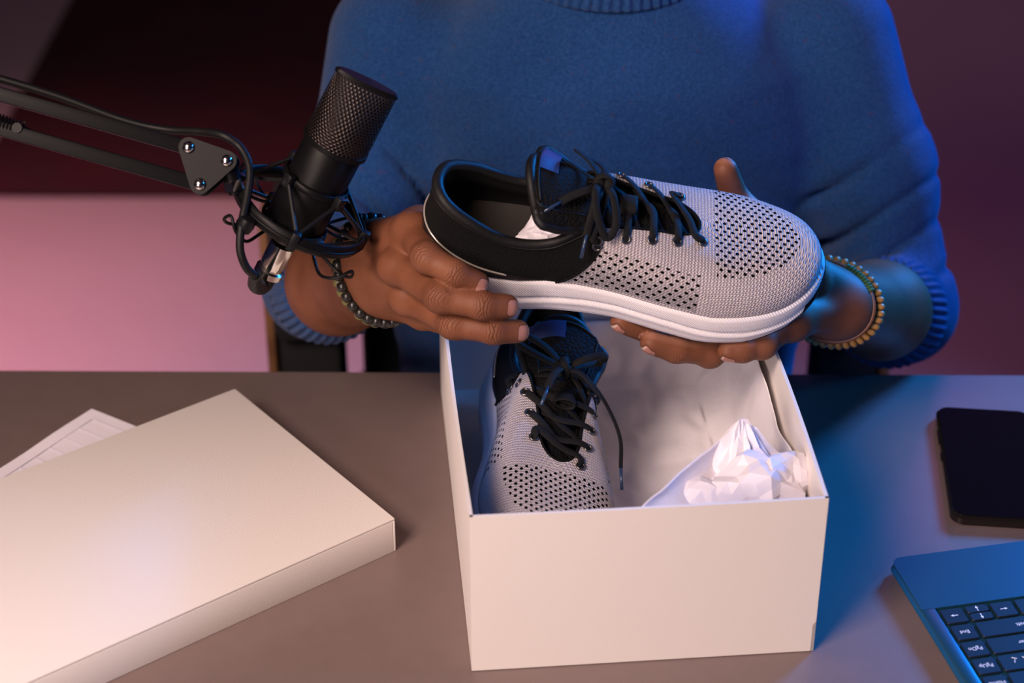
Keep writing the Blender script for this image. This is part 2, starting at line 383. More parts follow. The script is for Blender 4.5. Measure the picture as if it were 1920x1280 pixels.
def build_shoe(name, mirror, bow):
    fy = -1.0 if mirror else 1.0
    root = empty(name)
    A = np.array([1, fy, 1.])
    def mk(nm, V, F, m, par=root, **k):
        V = np.asarray(V, float).reshape(-1, 3)*A
        F = np.asarray(F)[:, ::-1] if mirror and isinstance(F, np.ndarray) else ([tuple(reversed(f)) for f in F] if mirror else F)
        return mesh(nm, V, F, m, par, **k)
    bR = lambda h: 3.92+1.40*h-.12*np.sin(h*math.pi); bL = lambda h: 21-3.92-1.40*h+.12*np.sin(h*math.pi)
    G, kk, hh = patch(bR, bL, 0, 1, 330, 60)
    o = mk('knit_upper', G, gridF(330, 60), M['knit'])
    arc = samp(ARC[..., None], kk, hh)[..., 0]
    # run length along the side
    kuv = np.stack([G[..., 0], arc, 0*arc], -1); attr(o, 'kuv', kuv)
    x, y, z = G[..., 0], G[..., 1], G[..., 2]
    ay = np.abs(y)
    toe = ((((x-.203)/.066)**2+(y/.040)**2 < 1) & (x > .2065+.10*np.clip(ay-.022, 0, 1))).astype(float)
    side = ((x > .095) & (x < .1975) & (arc > .0035) & (arc < np.interp(x, [.09, .12, .16, .2], [.036, .043, .044, .042])) & (ay > .02)).astype(float)
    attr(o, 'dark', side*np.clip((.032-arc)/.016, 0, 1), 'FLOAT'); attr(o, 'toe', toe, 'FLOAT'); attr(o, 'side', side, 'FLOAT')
    G, kk, hh = patch(lambda h: bL(h)-21, bR, 0, 1, 220, 44, .0004)
    mk('heel_quarter', G, gridF(220, 44), M['quarter'])
    # seam cords where the knit meets the black quarter
    for b in (bR, bL):
        h = np.linspace(0, 1, 40); p = samp(UG, b(h), h)+samp(UN, b(h), h)*.0004
        mk('seam', *tube(p, .0011, 6), M['quarter'])
    # lining: the same form a little further in, thicker round the heel
    hh = np.linspace(0, .97, 30); th = np.interp(TKi, [0, 4, 5.5, 15.5, 17, 21], [.0065, .0055, .0022, .0022, .0055, .0065])
    kk = np.repeat((np.arange(210)*.1)[:, None], 30, 1); h2 = np.repeat(hh[None], 210, 0)
    pad = np.interp(kk, TKi, th)*np.where((kk < 5) | (kk > 16), np.interp(h2, [0, .4, .75, 1], [.5, .55, 1.0, .8]), 1)
    G = samp(UG, kk, h2)-samp(UN, kk, h2)*pad[..., None]
    mk('lining', G, gridF(210, 30, cu=True)[:, ::-1], M['lining'])
    # padded collar roll
    ks = np.linspace(-5.35, 5.35, 150); c = samp(UG, ks, np.ones(150))-samp(UN, ks, np.ones(150))*.0026
    r = np.interp(np.abs(ks), [0, 3, 4.8, 5.35], [.0042, .0040, .0032, .0018])
    mk('collar_padding', *tube(c, r, 12), M['lining'])
    p = samp(UG, ks, np.ones(150)*.965)+samp(UN, ks, np.ones(150)*.965)*.0008
    mk('collar_stitching', *tube(p, .0006, 5), M['lining'])
    # throat binding
    ks = np.linspace(5.3, 15.7, 120); c = samp(UG, ks, np.ones(120))
    mk('throat_binding', *tube(c-samp(UN, ks, np.ones(120))*.0006, .0013, 8), M['quarter'])
    # insole
    ring = Bc-OUT*.0020; ring[:, 2] += .0012
    n = 140; rg = ring[::3]; cen = np.array([.14, 0, .03])
    V = [rg]; 
    for s in (.66, .33): q = cen+(rg-cen)*s; q[:, 2] = ZT(q[:, 0])-.004; V.append(q)
    V = np.concatenate(V+[cen[None]]); F = [tuple(f) for f in gridF(3, n, cv=True)]+[(2*n+i, 2*n+(i+1) % n, 3*n) for i in range(n)]
    mk('insole', V, F, M['insole'])
    # midsole and outsole
    x = Bc[:, 0]; hs = np.interp(x, [0, .04, .235, .262, .280, .289], [.95, .95, .95, .84, .42, .22])
    rows = [Bc-OUT*.0012+np.array([0, 0, -.001])]
    fr = np.linspace(0, 1, 26)
    SG = np.stack([sole_pts(h) for h in np.linspace(0, 1, 60)], 1)
    def sg(h):  # h per t
        b = np.clip(h, 0, 1)*59; j = np.minimum(b.astype(int), 58); f = (b-j)[:, None]; i = np.arange(NTT); return SG[i, j]*(1-f)+SG[i, j+1]*f
    rows += [sg(hs*f) for f in fr]; rows += [sg(hs)-OUT*.004]
    mk('midsole', np.stack(rows, 1), gridF(NTT, len(rows), cu=True), M['midsole'], auto=50)
    rows = [sg(hs)-OUT*.005, sg(hs)+OUT*.0004]+[sg(hs+(1-hs)*f)+OUT*.0006 for f in np.linspace(.15, 1, 7)]
    bt = sg(np.ones(NTT)); lo = bt-OUT*.002; lo[:, 2] -= .0022; rows += [bt+OUT*.0004+np.array([0, 0, -.0012]), lo]
    for s in (.7, .35, .02):
        q = np.array([.145, 0, 0])+(lo-np.array([.145, 0, 0]))*s; q[:, 2] = ZB(q[:, 0])-.002; rows.append(q)
    mk('outsole', np.stack(rows, 1), gridF(NTT, len(rows), cu=True), M['rubber'], auto=50)
    # heel clip
    hm = lambda k: np.interp(np.abs(k), [0, 1, 2, 3, 3.7], [.46, .43, .33, .21, .07])
    ks = np.linspace(-3.7, 3.7, 90); s = np.linspace(0, 1, 14); kk = ks[:, None].repeat(14, 1); hh = hm(ks)[:, None]*s[None]
    off = .0004+.0020*np.sqrt(np.clip(1-(2*s-1)**4, 0, 1))[None]*np.clip((3.75-np.abs(ks))/.5, 0, 1)[:, None]
    G = samp(UG, kk, hh)+samp(UN, kk, hh)*off[..., None]
    clip = mk('heel_clip', G, gridF(90, 14), M['clip'])
    ln = samp(UG, ks, hm(ks))+samp(UN, ks, hm(ks))*.0014
    mk('edge_line', *tube(ln[8:82], .00075, 6), M['clip_line'], clip)
    # tongue
    tc = spline([(.196, 0, .0665), (.17, 0, .0745), (.145, 0, .0835), (.12, 0, .0955), (.098, 0, .1085), (.083, 0, .116), (.073, 0, .120)], 50)
    hw = np.interp(np.linspace(0, 1, 50), [0, .3, .55, .75, .9, .97, 1], [.012, .016, .024, .032, .034, .031, .024])
    drop = np.interp(np.linspace(0, 1, 50), [0, .4, .7, 1], [.003, .007, .016, .015])
    s = np.linspace(-1, 1, 33)
    up = nrm([.5, 0, .86])
    TG = tc[:, None]+np.stack([0*s[None]-.006*(s**2)[None]*np.linspace(0, 1, 50)[:, None]*-1, hw[:, None]*s[None], -drop[:, None]*(np.abs(s)**2.2)[None]], -1)
    T2 = TG-np.array([.4, 0, .9])*.0055
    V = np.concatenate([TG.reshape(-1, 3), T2.reshape(-1, 3)]); F = np.concatenate([gridF(50, 33)[:, ::-1], gridF(50, 33)+50*33])
    tg = mk('tongue', V, F, M['mesh'])
    rim = np.concatenate([TG[8:, 0], TG[-1, 1:-1], TG[8:, -1][::-1]])-np.array([.4, 0, .9])*.0026
    mk('tongue_binding', *tube(rim, .0036, 10), M['lining'], tg)
    rim2 = np.concatenate([TG[26:, 4], TG[-5, 5:-5], TG[26:, -5][::-1]])+np.array([.3, 0, .9])*.0004
    mk('tongue_stitching', *tube(rim2, .0008, 6), M['lining'], tg)
    LG = TG[36:46, 17:31]+np.array([.45, 0, .9])*.0012
    mk('tongue_label', LG, gridF(10, 14)[:, ::-1], M['label'], tg)
    # eyelets
    def edgek(xt, sgn):
        ks = np.linspace(4.9, 10, 300); xs = samp(UG, ks, np.ones(300))[:, 0]; k = np.interp(xt, xs, ks); return k if sgn < 0 else 21-k
    EX = [.107, .1165, .134, .152, .1695, .187]
    EY = {}
    for sgn in (-1, 1):
        for i, xt in enumerate(EX):
            k = edgek(xt, sgn); back = .0115 if i else .015
            arc = samp(ARC[..., None], k, 1.0)[0]; h = np.interp(arc-back, ARC[int(k*NTT/21) % NTT], HS)
            p, nn = samp(UG, k, h), samp(UN, k, h); Bm = basis(nn)
            a = np.linspace(0, 2*np.pi, 20, endpoint=False)
            mk('eyelet', *tube(p+nn*.0007+(np.stack([np.cos(a), np.sin(a), 0*a], 1)*.0030)@Bm.T, .0009, 8, closed=True), M['eyelet'])
            d = np.concatenate([[p+nn*.0009], p+nn*.0008+(np.stack([np.cos(a), np.sin(a), 0*a], 1)*.0023)@Bm.T])
            mk('eyelet_hole', d, [(0, 1+j, 1+(j+1) % 20) for j in range(20)], M['lining'])
            EY[sgn, i] = (p, nn, samp(UG, k, 1.0))
    def surf_z(x, y): return np.interp(x, tc[::-1, 0], tc[::-1, 2])-np.interp(x, tc[::-1, 0], (drop/hw**2)[::-1])*y*y*.8
    def strand(pts, m='lace', wd=.0029, nm='lace', par=None):
        pts = spline(pts, max(24, 9*len(pts)))
        up = np.stack([.3+0*pts[:, 0], np.clip(pts[:, 1]*28, -.9, .9), 1+0*pts[:, 0]], 1)
        return mk(nm, *tube(pts, wd, 10, flat=.30, hint=up), M[m], par or root)
    # front bar
    def over(i, sgn):
        p, nn, e = EY[sgn, i]; return [p-nn*.0015, p+nn*.0020+(e-p)*.10, p*.4+e*.6+nn*.0030]
    def cent(i, j, lift): 
        x = (EY[-1, i][2][0]+EY[-1, j][2][0])/2; return np.array([x, 0, surf_z(x, 0)+lift])
    strand(over(5, -1)+[cent(5, 5, .0085)]+over(5, 1)[::-1])
    for i in (4, 3, 2):
        for sgn in (-1, 1):
            tgt = EY[-sgn, i+1][2]; c = cent(i, i+1, .0060 if sgn < 0 else .0030)
            end = tgt*1.0; end[2] -= .0045; end[1] *= 1.05
            p_, n_, e_ = EY[sgn, i]
            strand([p_-n_*.0015, p_+(c-p_)*.12+n_*.0022, p_+(c-p_)*.5+n_*.0030, c, end*.6+c*.4, end])
    KN = np.array([.124, .002, surf_z(.124, 0)+.012])
    for sgn in (-1, 1):
        p, nn, e = EY[sgn, 1]
        strand(over(1, sgn)+[e*.45+KN*.55+np.array([.004, 0, .004]), KN+np.array([.003, 0, 0])])
        p, nn, e = EY[sgn, 2]; t2 = EY[-sgn, 2][2]
        q = EY[-sgn, 1][2]*1.0; q[2] -= .003
        strand([EY[sgn, 2][2]+np.array([0, 0, -.003]), cent(1, 2, .006)+np.array([0, sgn*.008, 0]), cent(1, 2, .0075)+np.array([-.006, -sgn*.006, .001]), q])
    # lace keeper on the tongue
    kx = .143; a = np.linspace(0, 2*np.pi, 20, endpoint=False)
    kp = np.array([kx, -.002, surf_z(kx, 0)+.0055])+np.stack([0*a, .0075*np.cos(a), .0040*np.sin(a)], 1)
    kpv = tube(kp, .0062, 8, closed=True, flat=.16, hint=np.stack([0*a, np.cos(a), np.sin(a)], 1)); mk('lace_keeper', *kpv, M['lace'])
    # knot, loops and ends of the bow
    mbk = []
    a = np.linspace(0, 2*np.pi, 18, endpoint=False)
    kn1 = KN+np.stack([.0035*np.cos(a), .0075*np.sin(a), .0035*np.cos(2*a)], 1)
    mk('knot', *tube(kn1, .0034, 8, closed=True, flat=.6), M['lace'])
    kn2 = KN+np.stack([.0060*np.cos(a), .0025*np.sin(a), .0055*np.sin(a)+.001], 1)
    mk('knot', *tube(kn2, .0034, 8, closed=True, flat=.6), M['lace'])
    for pts in bow['loops']: strand([KN+np.array(p) for p in pts], nm='bow_loop')
    for pts in bow['ends']:
        e = [KN+np.array(p) for p in pts]; s_ = strand(e, nm='lace_end')
        d = nrm(e[-1]-e[-2]); mk('aglet', *tube(np.array([e[-1]-d*.001, e[-1]+d*.008, e[-1]+d*.016]), .0013, 8), M['aglet'], s_)
    return root
# ------------------------------------------------------------------ the setting
FZ = -.74
def floor_mat():
    k = NT('floor_laminate'); k.set('Base Color', k.mix(k.noise(2.5, 4), (.38, .32, .32), (.45, .38, .38))); k.set('Roughness', .5)
    k.bump(k.noise(8, 3), .002); return k.m
M['floor'] = floor_mat()
M['wall'] = mat('wall_paint', (.16, .12, .14), .85, nsc=60, ndist=.001)
M['rug'] = mat('rug_pile', (.045, .002, .006), .95, nsc=220, ndist=.006, col2=(.03, .002, .008), csc=5)
def struct(name, c, d, m):
    return tag(MB().box(c, d).build(name, m, smooth=False), kind='structure')
struct('floor', (0, 2.2, FZ-.05), (7.2, 8.2, .1), M['floor'])
struct('wall_back', (0, 6.25, .6), (7.2, .1, 2.7), M['wall'])
struct('wall_left', (-3.55, 2.2, .6), (.1, 8.0, 2.7), M['wall'])
struct('wall_right', (3.55, 2.2, .6), (.1, 8.0, 2.7), M['wall'])
struct('wall_front', (0, -1.85, .6), (7.2, .1, 2.7), M['wall'])
struct('ceiling', (0, 2.2, 2.0), (7.2, 8.2, .1), M['wall'])
struct('baseboard_back', (0, 6.19, FZ+.05), (7.0, .02, .1), M['white_card'])
rug = empty('rug', (-.18, 4.2, FZ))
bm = MB(); bm.box((0, 0, .006), (1.60, 2.08, .012), bev=.004); bm.build('pile', M['rug'], rug)
ed = MB(); a = np.array([(-.80, -1.04, .006), (.80, -1.04, .006), (.80, 1.04, .006), (-.80, 1.04, .006), (-.80, -1.04, .006)])
ed.tube(np.concatenate([np.linspace(a[i], a[i+1], 12)[:-1] for i in range(4)]), .007, 8, closed=True); ed.build('binding', M['rug'], rug)
tag(rug, 'dark red rug on the floor behind the chair', 'rug')

# ------------------------------------------------------------------ desk
desk = empty('desk', (0, .98, FZ))
yaw = -.009; c, s = math.cos(yaw), math.sin(yaw); RZ = np.array([[c, -s, 0], [s, c, 0], [0, 0, 1]])
MB().box((0.05, .0, .725), (1.9, .775, .03), RZ, bev=.003).build('desk_top', M['desk'], desk)
for sx in (-.85, .95):
    for sy in (-.33, .33): MB().box((sx, sy, .355), (.05, .05, .71), bev=.003).build('leg', M['desk_leg'], desk)
MB().box((.05, .30, .66), (1.75, .02, .09)).build('crossbar', M['desk_leg'], desk)
tag(desk, 'grey laminate desk carrying the shoe box and laptop', 'desk')

# ------------------------------------------------------------------ shoe box
BYAW = .0899
def RotZ(a): c, s = math.cos(a), math.sin(a); return np.array([[c, -s, 0], [s, c, 0], [0, 0, 1.]])
BW, BD, BH, TH = .23, .346, .1264, .0022
bx = empty('shoe_box', (-.0267, .9913, 0), (0, 0, BYAW))
def wallp(name, V, m=None):
    return mesh(name, V, [(0, 1, 2, 3), (7, 6, 5, 4), (0, 4, 5, 1), (1, 5, 6, 2), (2, 6, 7, 3), (3, 7, 4, 0)], m or M['white_card'], bx, False)
def bowed(name, a, b, inn, bow, n=14):
    """a card wall between floor points a and b, thickness towards inn, bowing out by bow at mid length"""
    a, b, inn = map(np.array, (a, b, inn)); s = np.linspace(0, 1, n); zz = np.linspace(.0008, BH, 6); V = []
    for k in (0, 1):
        for t in s:
            for z in zz:
                p = a*(1-t)+b*t-inn*bow*math.sin(t*math.pi)*(z/BH)**1.3+inn*TH*k
                V.append((p[0], p[1], z))
    F = [tuple(f) for f in gridF(n, 6)]; m_ = n*6; F += [tuple(i+m_ for i in reversed(f)) for f in F]
    top = [i*6+5 for i in range(n)]; bot = [i*6 for i in range(n)]
    F += [(top[i+1], top[i], top[i]+m_, top[i+1]+m_) for i in range(n-1)]+[(bot[i], bot[i+1], bot[i+1]+m_, bot[i]+m_) for i in range(n-1)]
    F += [tuple([j for j in range(6)]+[m_+j for j in reversed(range(6))])]+[tuple([(n-1)*6+j for j in reversed(range(6))]+[m_+(n-1)*6+j for j in range(6)])]
    return mesh(name, V, F, M['white_card'], bx, True, 40)
bowed('wall', (0, 0), (BW, 0), (0, 1), .0008)
bowed('wall', (0, BD), (BW, BD), (0, -1), .001)
bowed('wall', (0, 0), (0, BD), (1, 0), .002)
bowed('wall', (BW, 0), (BW, BD), (-1, 0), .0045)
MB().box((BW/2, BD/2, .0015), (BW-.002, BD-.002, .0022)).build('bottom', M['card_inner'], bx)
tag(bx, 'open white cardboard shoe box holding one sneaker and tissue', 'box')
bc = lambda x, y, z=0: RotZ(BYAW)@np.array([x, y, z])+np.array([-.0267, .9913, 0])

# lid
ang = math.radians(128.06)
lid = empty('box_lid', (-.0835, 1.1235, 0), (0, 0, ang))       # local x runs along the short side, y along the long side
LW, LL, LH = .2195, .345, .029
def lidpart(name, c, d): MB().box(c, d, bev=.0008).build(name, M['white_card'], lid)
lidpart('top_panel', (LW/2, LL/2, LH-.001), (LW, LL, .002))
lidpart('rim', (LW/2, .001, LH/2-.001), (LW, .0022, LH-.002)); lidpart('rim', (LW/2, LL-.001, LH/2-.001), (LW, .0022, LH-.002))
lidpart('rim', (.001, LL/2, LH/2-.001), (.0022, LL-.004, LH-.002)); lidpart('rim', (LW-.001, LL/2, LH/2-.001), (.0022, LL-.004, LH-.002))
tag(lid, 'white cardboard box lid lying top up beside the shoe box', 'box lid')

# printed sheet of paper under the lid
pa = P(172, 767, Z=.0006); pd = nrm(P(0, 880, Z=.0006)-pa); pe = np.array([-pd[1], pd[0], 0]); pe = pe if pe[0] > 0 else -pe
sh = empty('paper_sheet', pa)
g = np.array([[pd*i*.297/20+pe*j*.21/14 for j in range(15)] for i in range(21)]); g[..., 2] = .0004+.0008*np.sin(np.arange(21)*.6)[:, None]**2
mesh('page', np.concatenate([g.reshape(-1, 3), (g+np.array([0, 0, .0002])).reshape(-1, 3)]), np.concatenate([gridF(21, 15), gridF(21, 15)[:, ::-1]+315]), mat('paper', (.82, .78, .86), .6), sh)
M['ink'] = mat('grey_ink', (.5, .46, .55), .7)
for i in range(9):
    q = MB(); a0 = pd*(.012+.016*i)+pe*.012
    q.tube(np.array([a0+np.array([0, 0, .0016]), a0+pe*.15+np.array([0, 0, .0016])]), .0004, 4); q.build('ruled_line', M['ink'], sh)
for j in range(3):
    q = MB(); a0 = pd*.012+pe*(.012+.04*j)+np.array([0, 0, .0016]); q.tube(np.array([a0, a0+pd*.13]), .0003, 4); q.build('ruled_line', M['ink'], sh)
tag(sh, 'white printed sheet of paper tucked under the box lid', 'paper')

# tissue lining the box
def crum(V, sc, amp, seed):
    r = np.random.RandomState(seed); o = 0
    for i in range(9):
        k = nrm(r.normal(size=3)); ph = r.uniform(0, 1); f = sc*r.uniform(.6, 1.6); t = (V@k)*f+ph; o = o+np.abs((t % 1)-.5)*4-1
    return o*amp/3
n1, n2 = 80, 90
A, B_ = np.meshgrid(np.linspace(0, 1, n1), np.linspace(0, 1, n2), indexing='ij')
path = lambda a: (np.interp(a, [0, .5, .6, 1], [.090, .205, .2225, .2258]), np.interp(a, [0, .5, .6, 1], [.006, .008, .022, .107]))
px_, pz_ = path(A); dep = np.interp(B_, [0, .78, .85, 1], [.012, .318, .334, .338]); bz = np.interp(B_, [0, .78, .85, 1], [.0, .002, .016, .065])
V = np.stack([px_, dep, np.maximum(pz_, bz)+.4*np.minimum(pz_-.006, bz)], -1)
V[..., 2] -= .02*np.clip(vnoise(V*np.array([1, 1, 0]), 40, 4), 0, 1)*(V[..., 2] > .06)
c1 = (1-.55*(A > .6))*crum(V.reshape(-1, 3), 22, .0022, 3).reshape(n1, n2)+.0012*vnoise(V, 60, 9)
V[..., 0] -= np.abs(c1)*(A > .5); V[..., 2] += np.abs(c1)*(A <= .5); V[..., 1] -= np.abs(c1)*(B_ > .8)*.8
V[..., 0] = np.minimum(V[..., 0], .2262); V[..., 1] = np.minimum(V[..., 1], .3425)
ts = empty('tissue_sheet', (-.0267, .9913, 0), (0, 0, BYAW))
o = mesh('sheet', V.reshape(-1, 3), gridF(n1, n2), M['tissue_sheet'], ts); so = o.modifiers.new('s', 'SOLIDIFY'); so.thickness = .0003
tag(ts, 'white tissue paper sheet lining the right half of the box', 'tissue paper')
# crumpled ball of tissue with a folded flap
def blob(c, r, seed, amp=.0060, sc=22, rot=None, taper=0):
    bmm = bmesh.new(); bmesh.ops.create_icosphere(bmm, subdivisions=3, radius=1); jt = np.random.RandomState(seed); v = np.array([q.co[:] for q in bmm.verts]); f = [[q.index for q in ff.verts] for ff in bmm.faces]; bmm.free(); v += jt.uniform(-.05, .05, v.shape); v /= np.linalg.norm(v, axis=1)[:, None]
    w_ = v*np.asarray(r); w_[:, :2] *= (1-taper*(v[:, 2:]*.5+.5)**.8)
    if rot is not None: w_ = w_@rot.T
    d = crum(w_+seed, sc, amp, seed)+crum(w_+seed, sc*2.3, amp*.45, seed+50)+.0035*vnoise(w_, 70, seed)
    return w_+v*d[:, None]*1.0+np.asarray(c), f
ct = empty('crumpled_tissue', bc(.165, .05, .003)); o0 = np.array(ct.location)
q = MB()
q.add(blob(P(1415, 928, 1.062)-o0, (.032, .024, .026), 11)[0], blob((0, 0, 0), (1, 1, 1), 11)[1])
q.add(blob(P(1468, 895, 1.068)-o0, (.018, .018, .018), 12)[0], blob((0, 0, 0), (1, 1, 1), 12)[1])
q.add(blob(P(1340, 958, 1.050)-o0, (.022, .015, .018), 15)[0], blob((0, 0, 0), (1, 1, 1), 12)[1])
q.add(blob(P(1430, 960, 1.075)-o0, (.036, .028, .030), 14)[0], blob((0, 0, 0), (1, 1, 1), 13)[1])
pk = []                                            # pleated cone of paper standing up at the back
rs = np.random.RandomState(5); na_ = 22; ap, bs = P(1394, 790, 1.090)-o0, P(1398, 905, 1.076)-o0
jr = rs.uniform(.75, 1.25, na_); ja = np.arange(na_)*2*np.pi/na_+rs.uniform(-.09, .09, na_)
for t in np.linspace(0, 1, 7):
    rr = (.0035+.030*t**1.15)*(1+(.24 if t > .05 else 0)*np.where(np.arange(na_) % 2, 1, -1))*jr*(1+rs.uniform(-.06, .06, na_))
    pk.append(ap*(1-t)+bs*t+np.stack([rr*np.cos(ja)*.95, rr*np.sin(ja)*.6, rs.uniform(-.0025, .0025, na_)], 1))
q.add(np.concatenate(pk), [tuple(f) for f in gridF(7, na_, cv=True)]+[tuple(range(na_))])
q.build('crumple', M['tissue'], ct, False, None)
e1 = spline([P(1175, 985, 1.02), P(1215, 938, 1.035), P(1290, 872, 1.065), P(1345, 826, 1.085), P(1386, 787, 1.095), P(1404, 790, 1.09)], 24)
e2 = spline([P(1230, 1010, 1.02), P(1270, 965, 1.035), P(1325, 925, 1.06), P(1365, 890, 1.08), P(1396, 850, 1.085), P(1408, 840, 1.085)], 24)
s_ = np.linspace(0, 1, 12); G = e1[:, None]*(1-s_)[None, :, None]+e2[:, None]*s_[None, :, None]-o0
G[..., 1] += (.006*np.sin(s_*math.pi))[None]+crum(G.reshape(-1, 3), 30, .0012, 5).reshape(24, 12)
o = mesh('flap', G.reshape(-1, 3), gridF(24, 12), M['tissue'], ct); so = o.modifiers.new('s', 'SOLIDIFY'); so.thickness = .0011
tag(ct, 'crumpled ball of white tissue paper in the box corner', 'tissue paper')

# ------------------------------------------------------------------ phone
pr = math.atan2(-.016, -.147)+0
ph = empty('smartphone', (.330, 1.2285, 0), (0, 0, -.107))
def slab(w, d, h, r, z0, bev=.0015, n=8):
    pts = []
    for cx, cy, a0 in ((w/2-r, d/2-r, 0), (-w/2+r, d/2-r, 90), (-w/2+r, -d/2+r, 180), (w/2-r, -d/2+r, 270)):
        for i in range(n+1): a = math.radians(a0+90*i/n); pts.append((cx+r*math.cos(a), cy+r*math.sin(a)))
    pts = np.array(pts); k = len(pts); rows = []
    for s, z in ((1-2*bev/w, 0), (1, bev), (1, h-bev), (1-2*bev/w, h)): rows.append(np.column_stack([pts*s, np.full(k, z0+z)]))
    F = [tuple(f) for f in gridF(4, k, cv=True)]; F += [tuple(reversed(range(k))), tuple(3*k+i for i in range(k))]
    return np.concatenate(rows), F
V, F = slab(.074, .150, .0085, .010, 0, .002); V[:, 0] += .037; mesh('body', V, F, M['phone_edge'], ph, True, 40)
V, F = slab(.0705, .1465, .0008, .0085, .0083, .0003); V[:, 0] += .037; mesh('screen', V, F, M['screen'], ph, True, 40)
for yy, ln in ((.035, .018), (.008, .010)): MB().box((-.0003, yy, .0045), (.0014, ln, .0022), bev=.0004).build('side_button', M['phone_edge'], ph)
tag(ph, 'black smartphone lying face up on the desk', 'phone')

# ------------------------------------------------------------------ laptop (turned towards the person: hinge on our side)
ex = nrm(np.array([.979, .205, 0])); ey = np.array([ex[1], -ex[0], 0])
lp = empty('laptop', P(1665, 1045, Z=.011)*np.array([1, 1, 0]), (0, 0, math.atan2(ex[1], ex[0])))   # local +x along the front edge, -y towards the hinge
LPW, LPD, LPH = .315, .218, .0105
K0x, K0y = .0106, .0600
KBW, KBD = LPW-.0212, .108
V, F = slab(LPW, LPD, LPH-.003, .009, .0012, .0034); V += (LPW/2, -LPD/2, 0); mesh('base', V, F, M['laptop'], lp, True, 40)
# top deck with the keyboard well left open
def deck():
    q = MB(); z = LPH-.0018+.0012
    def rb(x0, x1, y0, y1): q.box(((x0+x1)/2, -(y0+y1)/2, z), (x1-x0, y1-y0, .0022), bev=.0006)
    V, F = slab(LPW, LPD, .0022, .009, LPH-.0018, .0008)
    
    pr = [(.0012, K0y)]+[(.0092-.008*math.cos(t), .0092-.008*math.sin(t)) for t in np.linspace(0, math.pi/2, 7)]+[(LPW-.0092+.008*math.sin(t), .0092-.008*math.cos(t)) for t in np.linspace(0, math.pi/2, 7)]+[(LPW-.0012, K0y)]; k_ = len(pr)
    q.add([(x, -y, z-.0011) for x, y in pr]+[(x, -y, z+.0011) for x, y in pr], [tuple(range(k_, 2*k_))[::-1], tuple(range(k_))]+[(i, (i+1) % k_, k_+(i+1) % k_, k_+i) for i in range(k_)])
    rb(.0012, LPW-.0012, K0y+KBD, LPD-.0012); rb(.0012, K0x, K0y, K0y+KBD); rb(LPW-K0x, LPW-.0012, K0y, K0y+KBD)
    return q.build('deck', M['laptop'], lp)
deck()
V, F = slab(.105, K0y-.014, .0006, .003, LPH+.0002, .0002); V += (LPW/2+.012, -(K0y/2-.001), 0); mesh('touchpad', V, F, M['touchpad'], lp, True, 40)
def text_mesh(body, size):
    cu = bpy.data.curves.new('t', 'FONT'); cu.body = body; cu.size = size; cu.align_x = 'CENTER'; cu.align_y = 'CENTER'; cu.extrude = .00004
    to = bpy.data.objects.new('t', cu); COL.objects.link(to); bpy.context.view_layer.update()
    me = bpy.data.meshes.new_from_object(to.evaluated_get(bpy.context.evaluated_depsgraph_get())); bpy.data.objects.remove(to); return me
KEYM = {}
def key(x, y, w_, h_, legend=None, lx=0, ly=0, ls=.0046):
    kk_ = (round(w_, 4), round(h_, 4))
    if kk_ not in KEYM:
        V, F = slab(w_, h_, .0022, .0016, 0, .0005, 4); t = mesh('key', V, F, M['key'], None, True, 40); KEYM[kk_] = t.data; bpy.data.objects.remove(t)
    o = link(bpy.data.objects.new('key', KEYM[kk_]), lp); o.location = (x+w_/2, -(y+h_/2), LPH-.0020)
    if legend:
        if callable(legend): legend(o)
        else:
            me = text_mesh(legend, ls); me.materials.append(M['legend']); t = link(bpy.data.objects.new('legend', me), o)
            t.location = (lx, ly, .00226); t.rotation_euler = (0, 0, math.pi)
def arrow(d):
    d = np.array(d, float)
    def f(o):
        n = np.array([-d[1], d[0]]); q = MB(); pts = [d*-.0026+n*.0003, d*.0006+n*.0003, d*.0006+n*.0011, d*.0028, d*.0006-n*.0011, d*.0006-n*.0003, d*-.0026-n*.0003]
        V = np.array([(p[0], p[1], z) for z in (.00222, .0023) for p in pts]); q.add(V, [tuple(range(7, 14)), tuple(reversed(range(7)))]+[(i, (i+1) % 7, 7+(i+1) % 7, 7+i) for i in range(7)])
        q.build('legend', M['legend'], o, False)
    return f
def stroke(lines):
    def f(o):
        q = MB()
        for a, b in lines: q.tube(np.array([(*a, .0023), (*b, .0023)]), .00028, 5)
        q.build('legend', M['legend'], o, False)
    return f
RP, CP, KW, KH = .0176, .0180, .0160, .0152
rows = [
 [(1, arrow((-1, 0))), ('ud', None), (1, arrow((1, 0))), (1.2, None), (1, None), (5.6, None), (1, None), (1, None), (1, None), (1, None)],
 [(1, 'End'), (2.65, 'Shift')]+[(1, None)]*10+[(1.6, None)],
 [(1, 'PgDn'), (2.2, 'Enter')]+[(1, None)]*11+[(1.2, None)],
 [(1, 'PgUp'), (1.55, stroke([((.004, .0035), (.0052, .0005)), ((-.0035, .004), (-.0005, .0022)), ((-.0022, .0014), (-.0034, -.0012))])), ]+[(1, None)]*12+[(1, None)],
 [(1, 'Home'), (2.0, 'Backspace')]+[(1, None)]*12,
 [(1, None)]*16]
for r, row in enumerate(rows):
    x = K0x+.0022; y = K0y+.0022+r*RP
    for w_, lg in row:
        if w_ == 'ud':
            key(x, y, KW, KH*.47, arrow((0, 1)), ); key(x, y+KH*.53, KW, KH*.47, arrow((0, -1))); x += CP; continue
        kw = KW+(w_-1)*CP
        if x+kw > LPW-K0x-.001: kw = LPW-K0x-.001-x
        if kw > .006: key(x, y, kw, KH, lg, (kw*.18 if isinstance(lg, str) and w_ > 1 else 0), 0)
        x += kw+CP-KW
        if x > LPW-K0x-.006: break
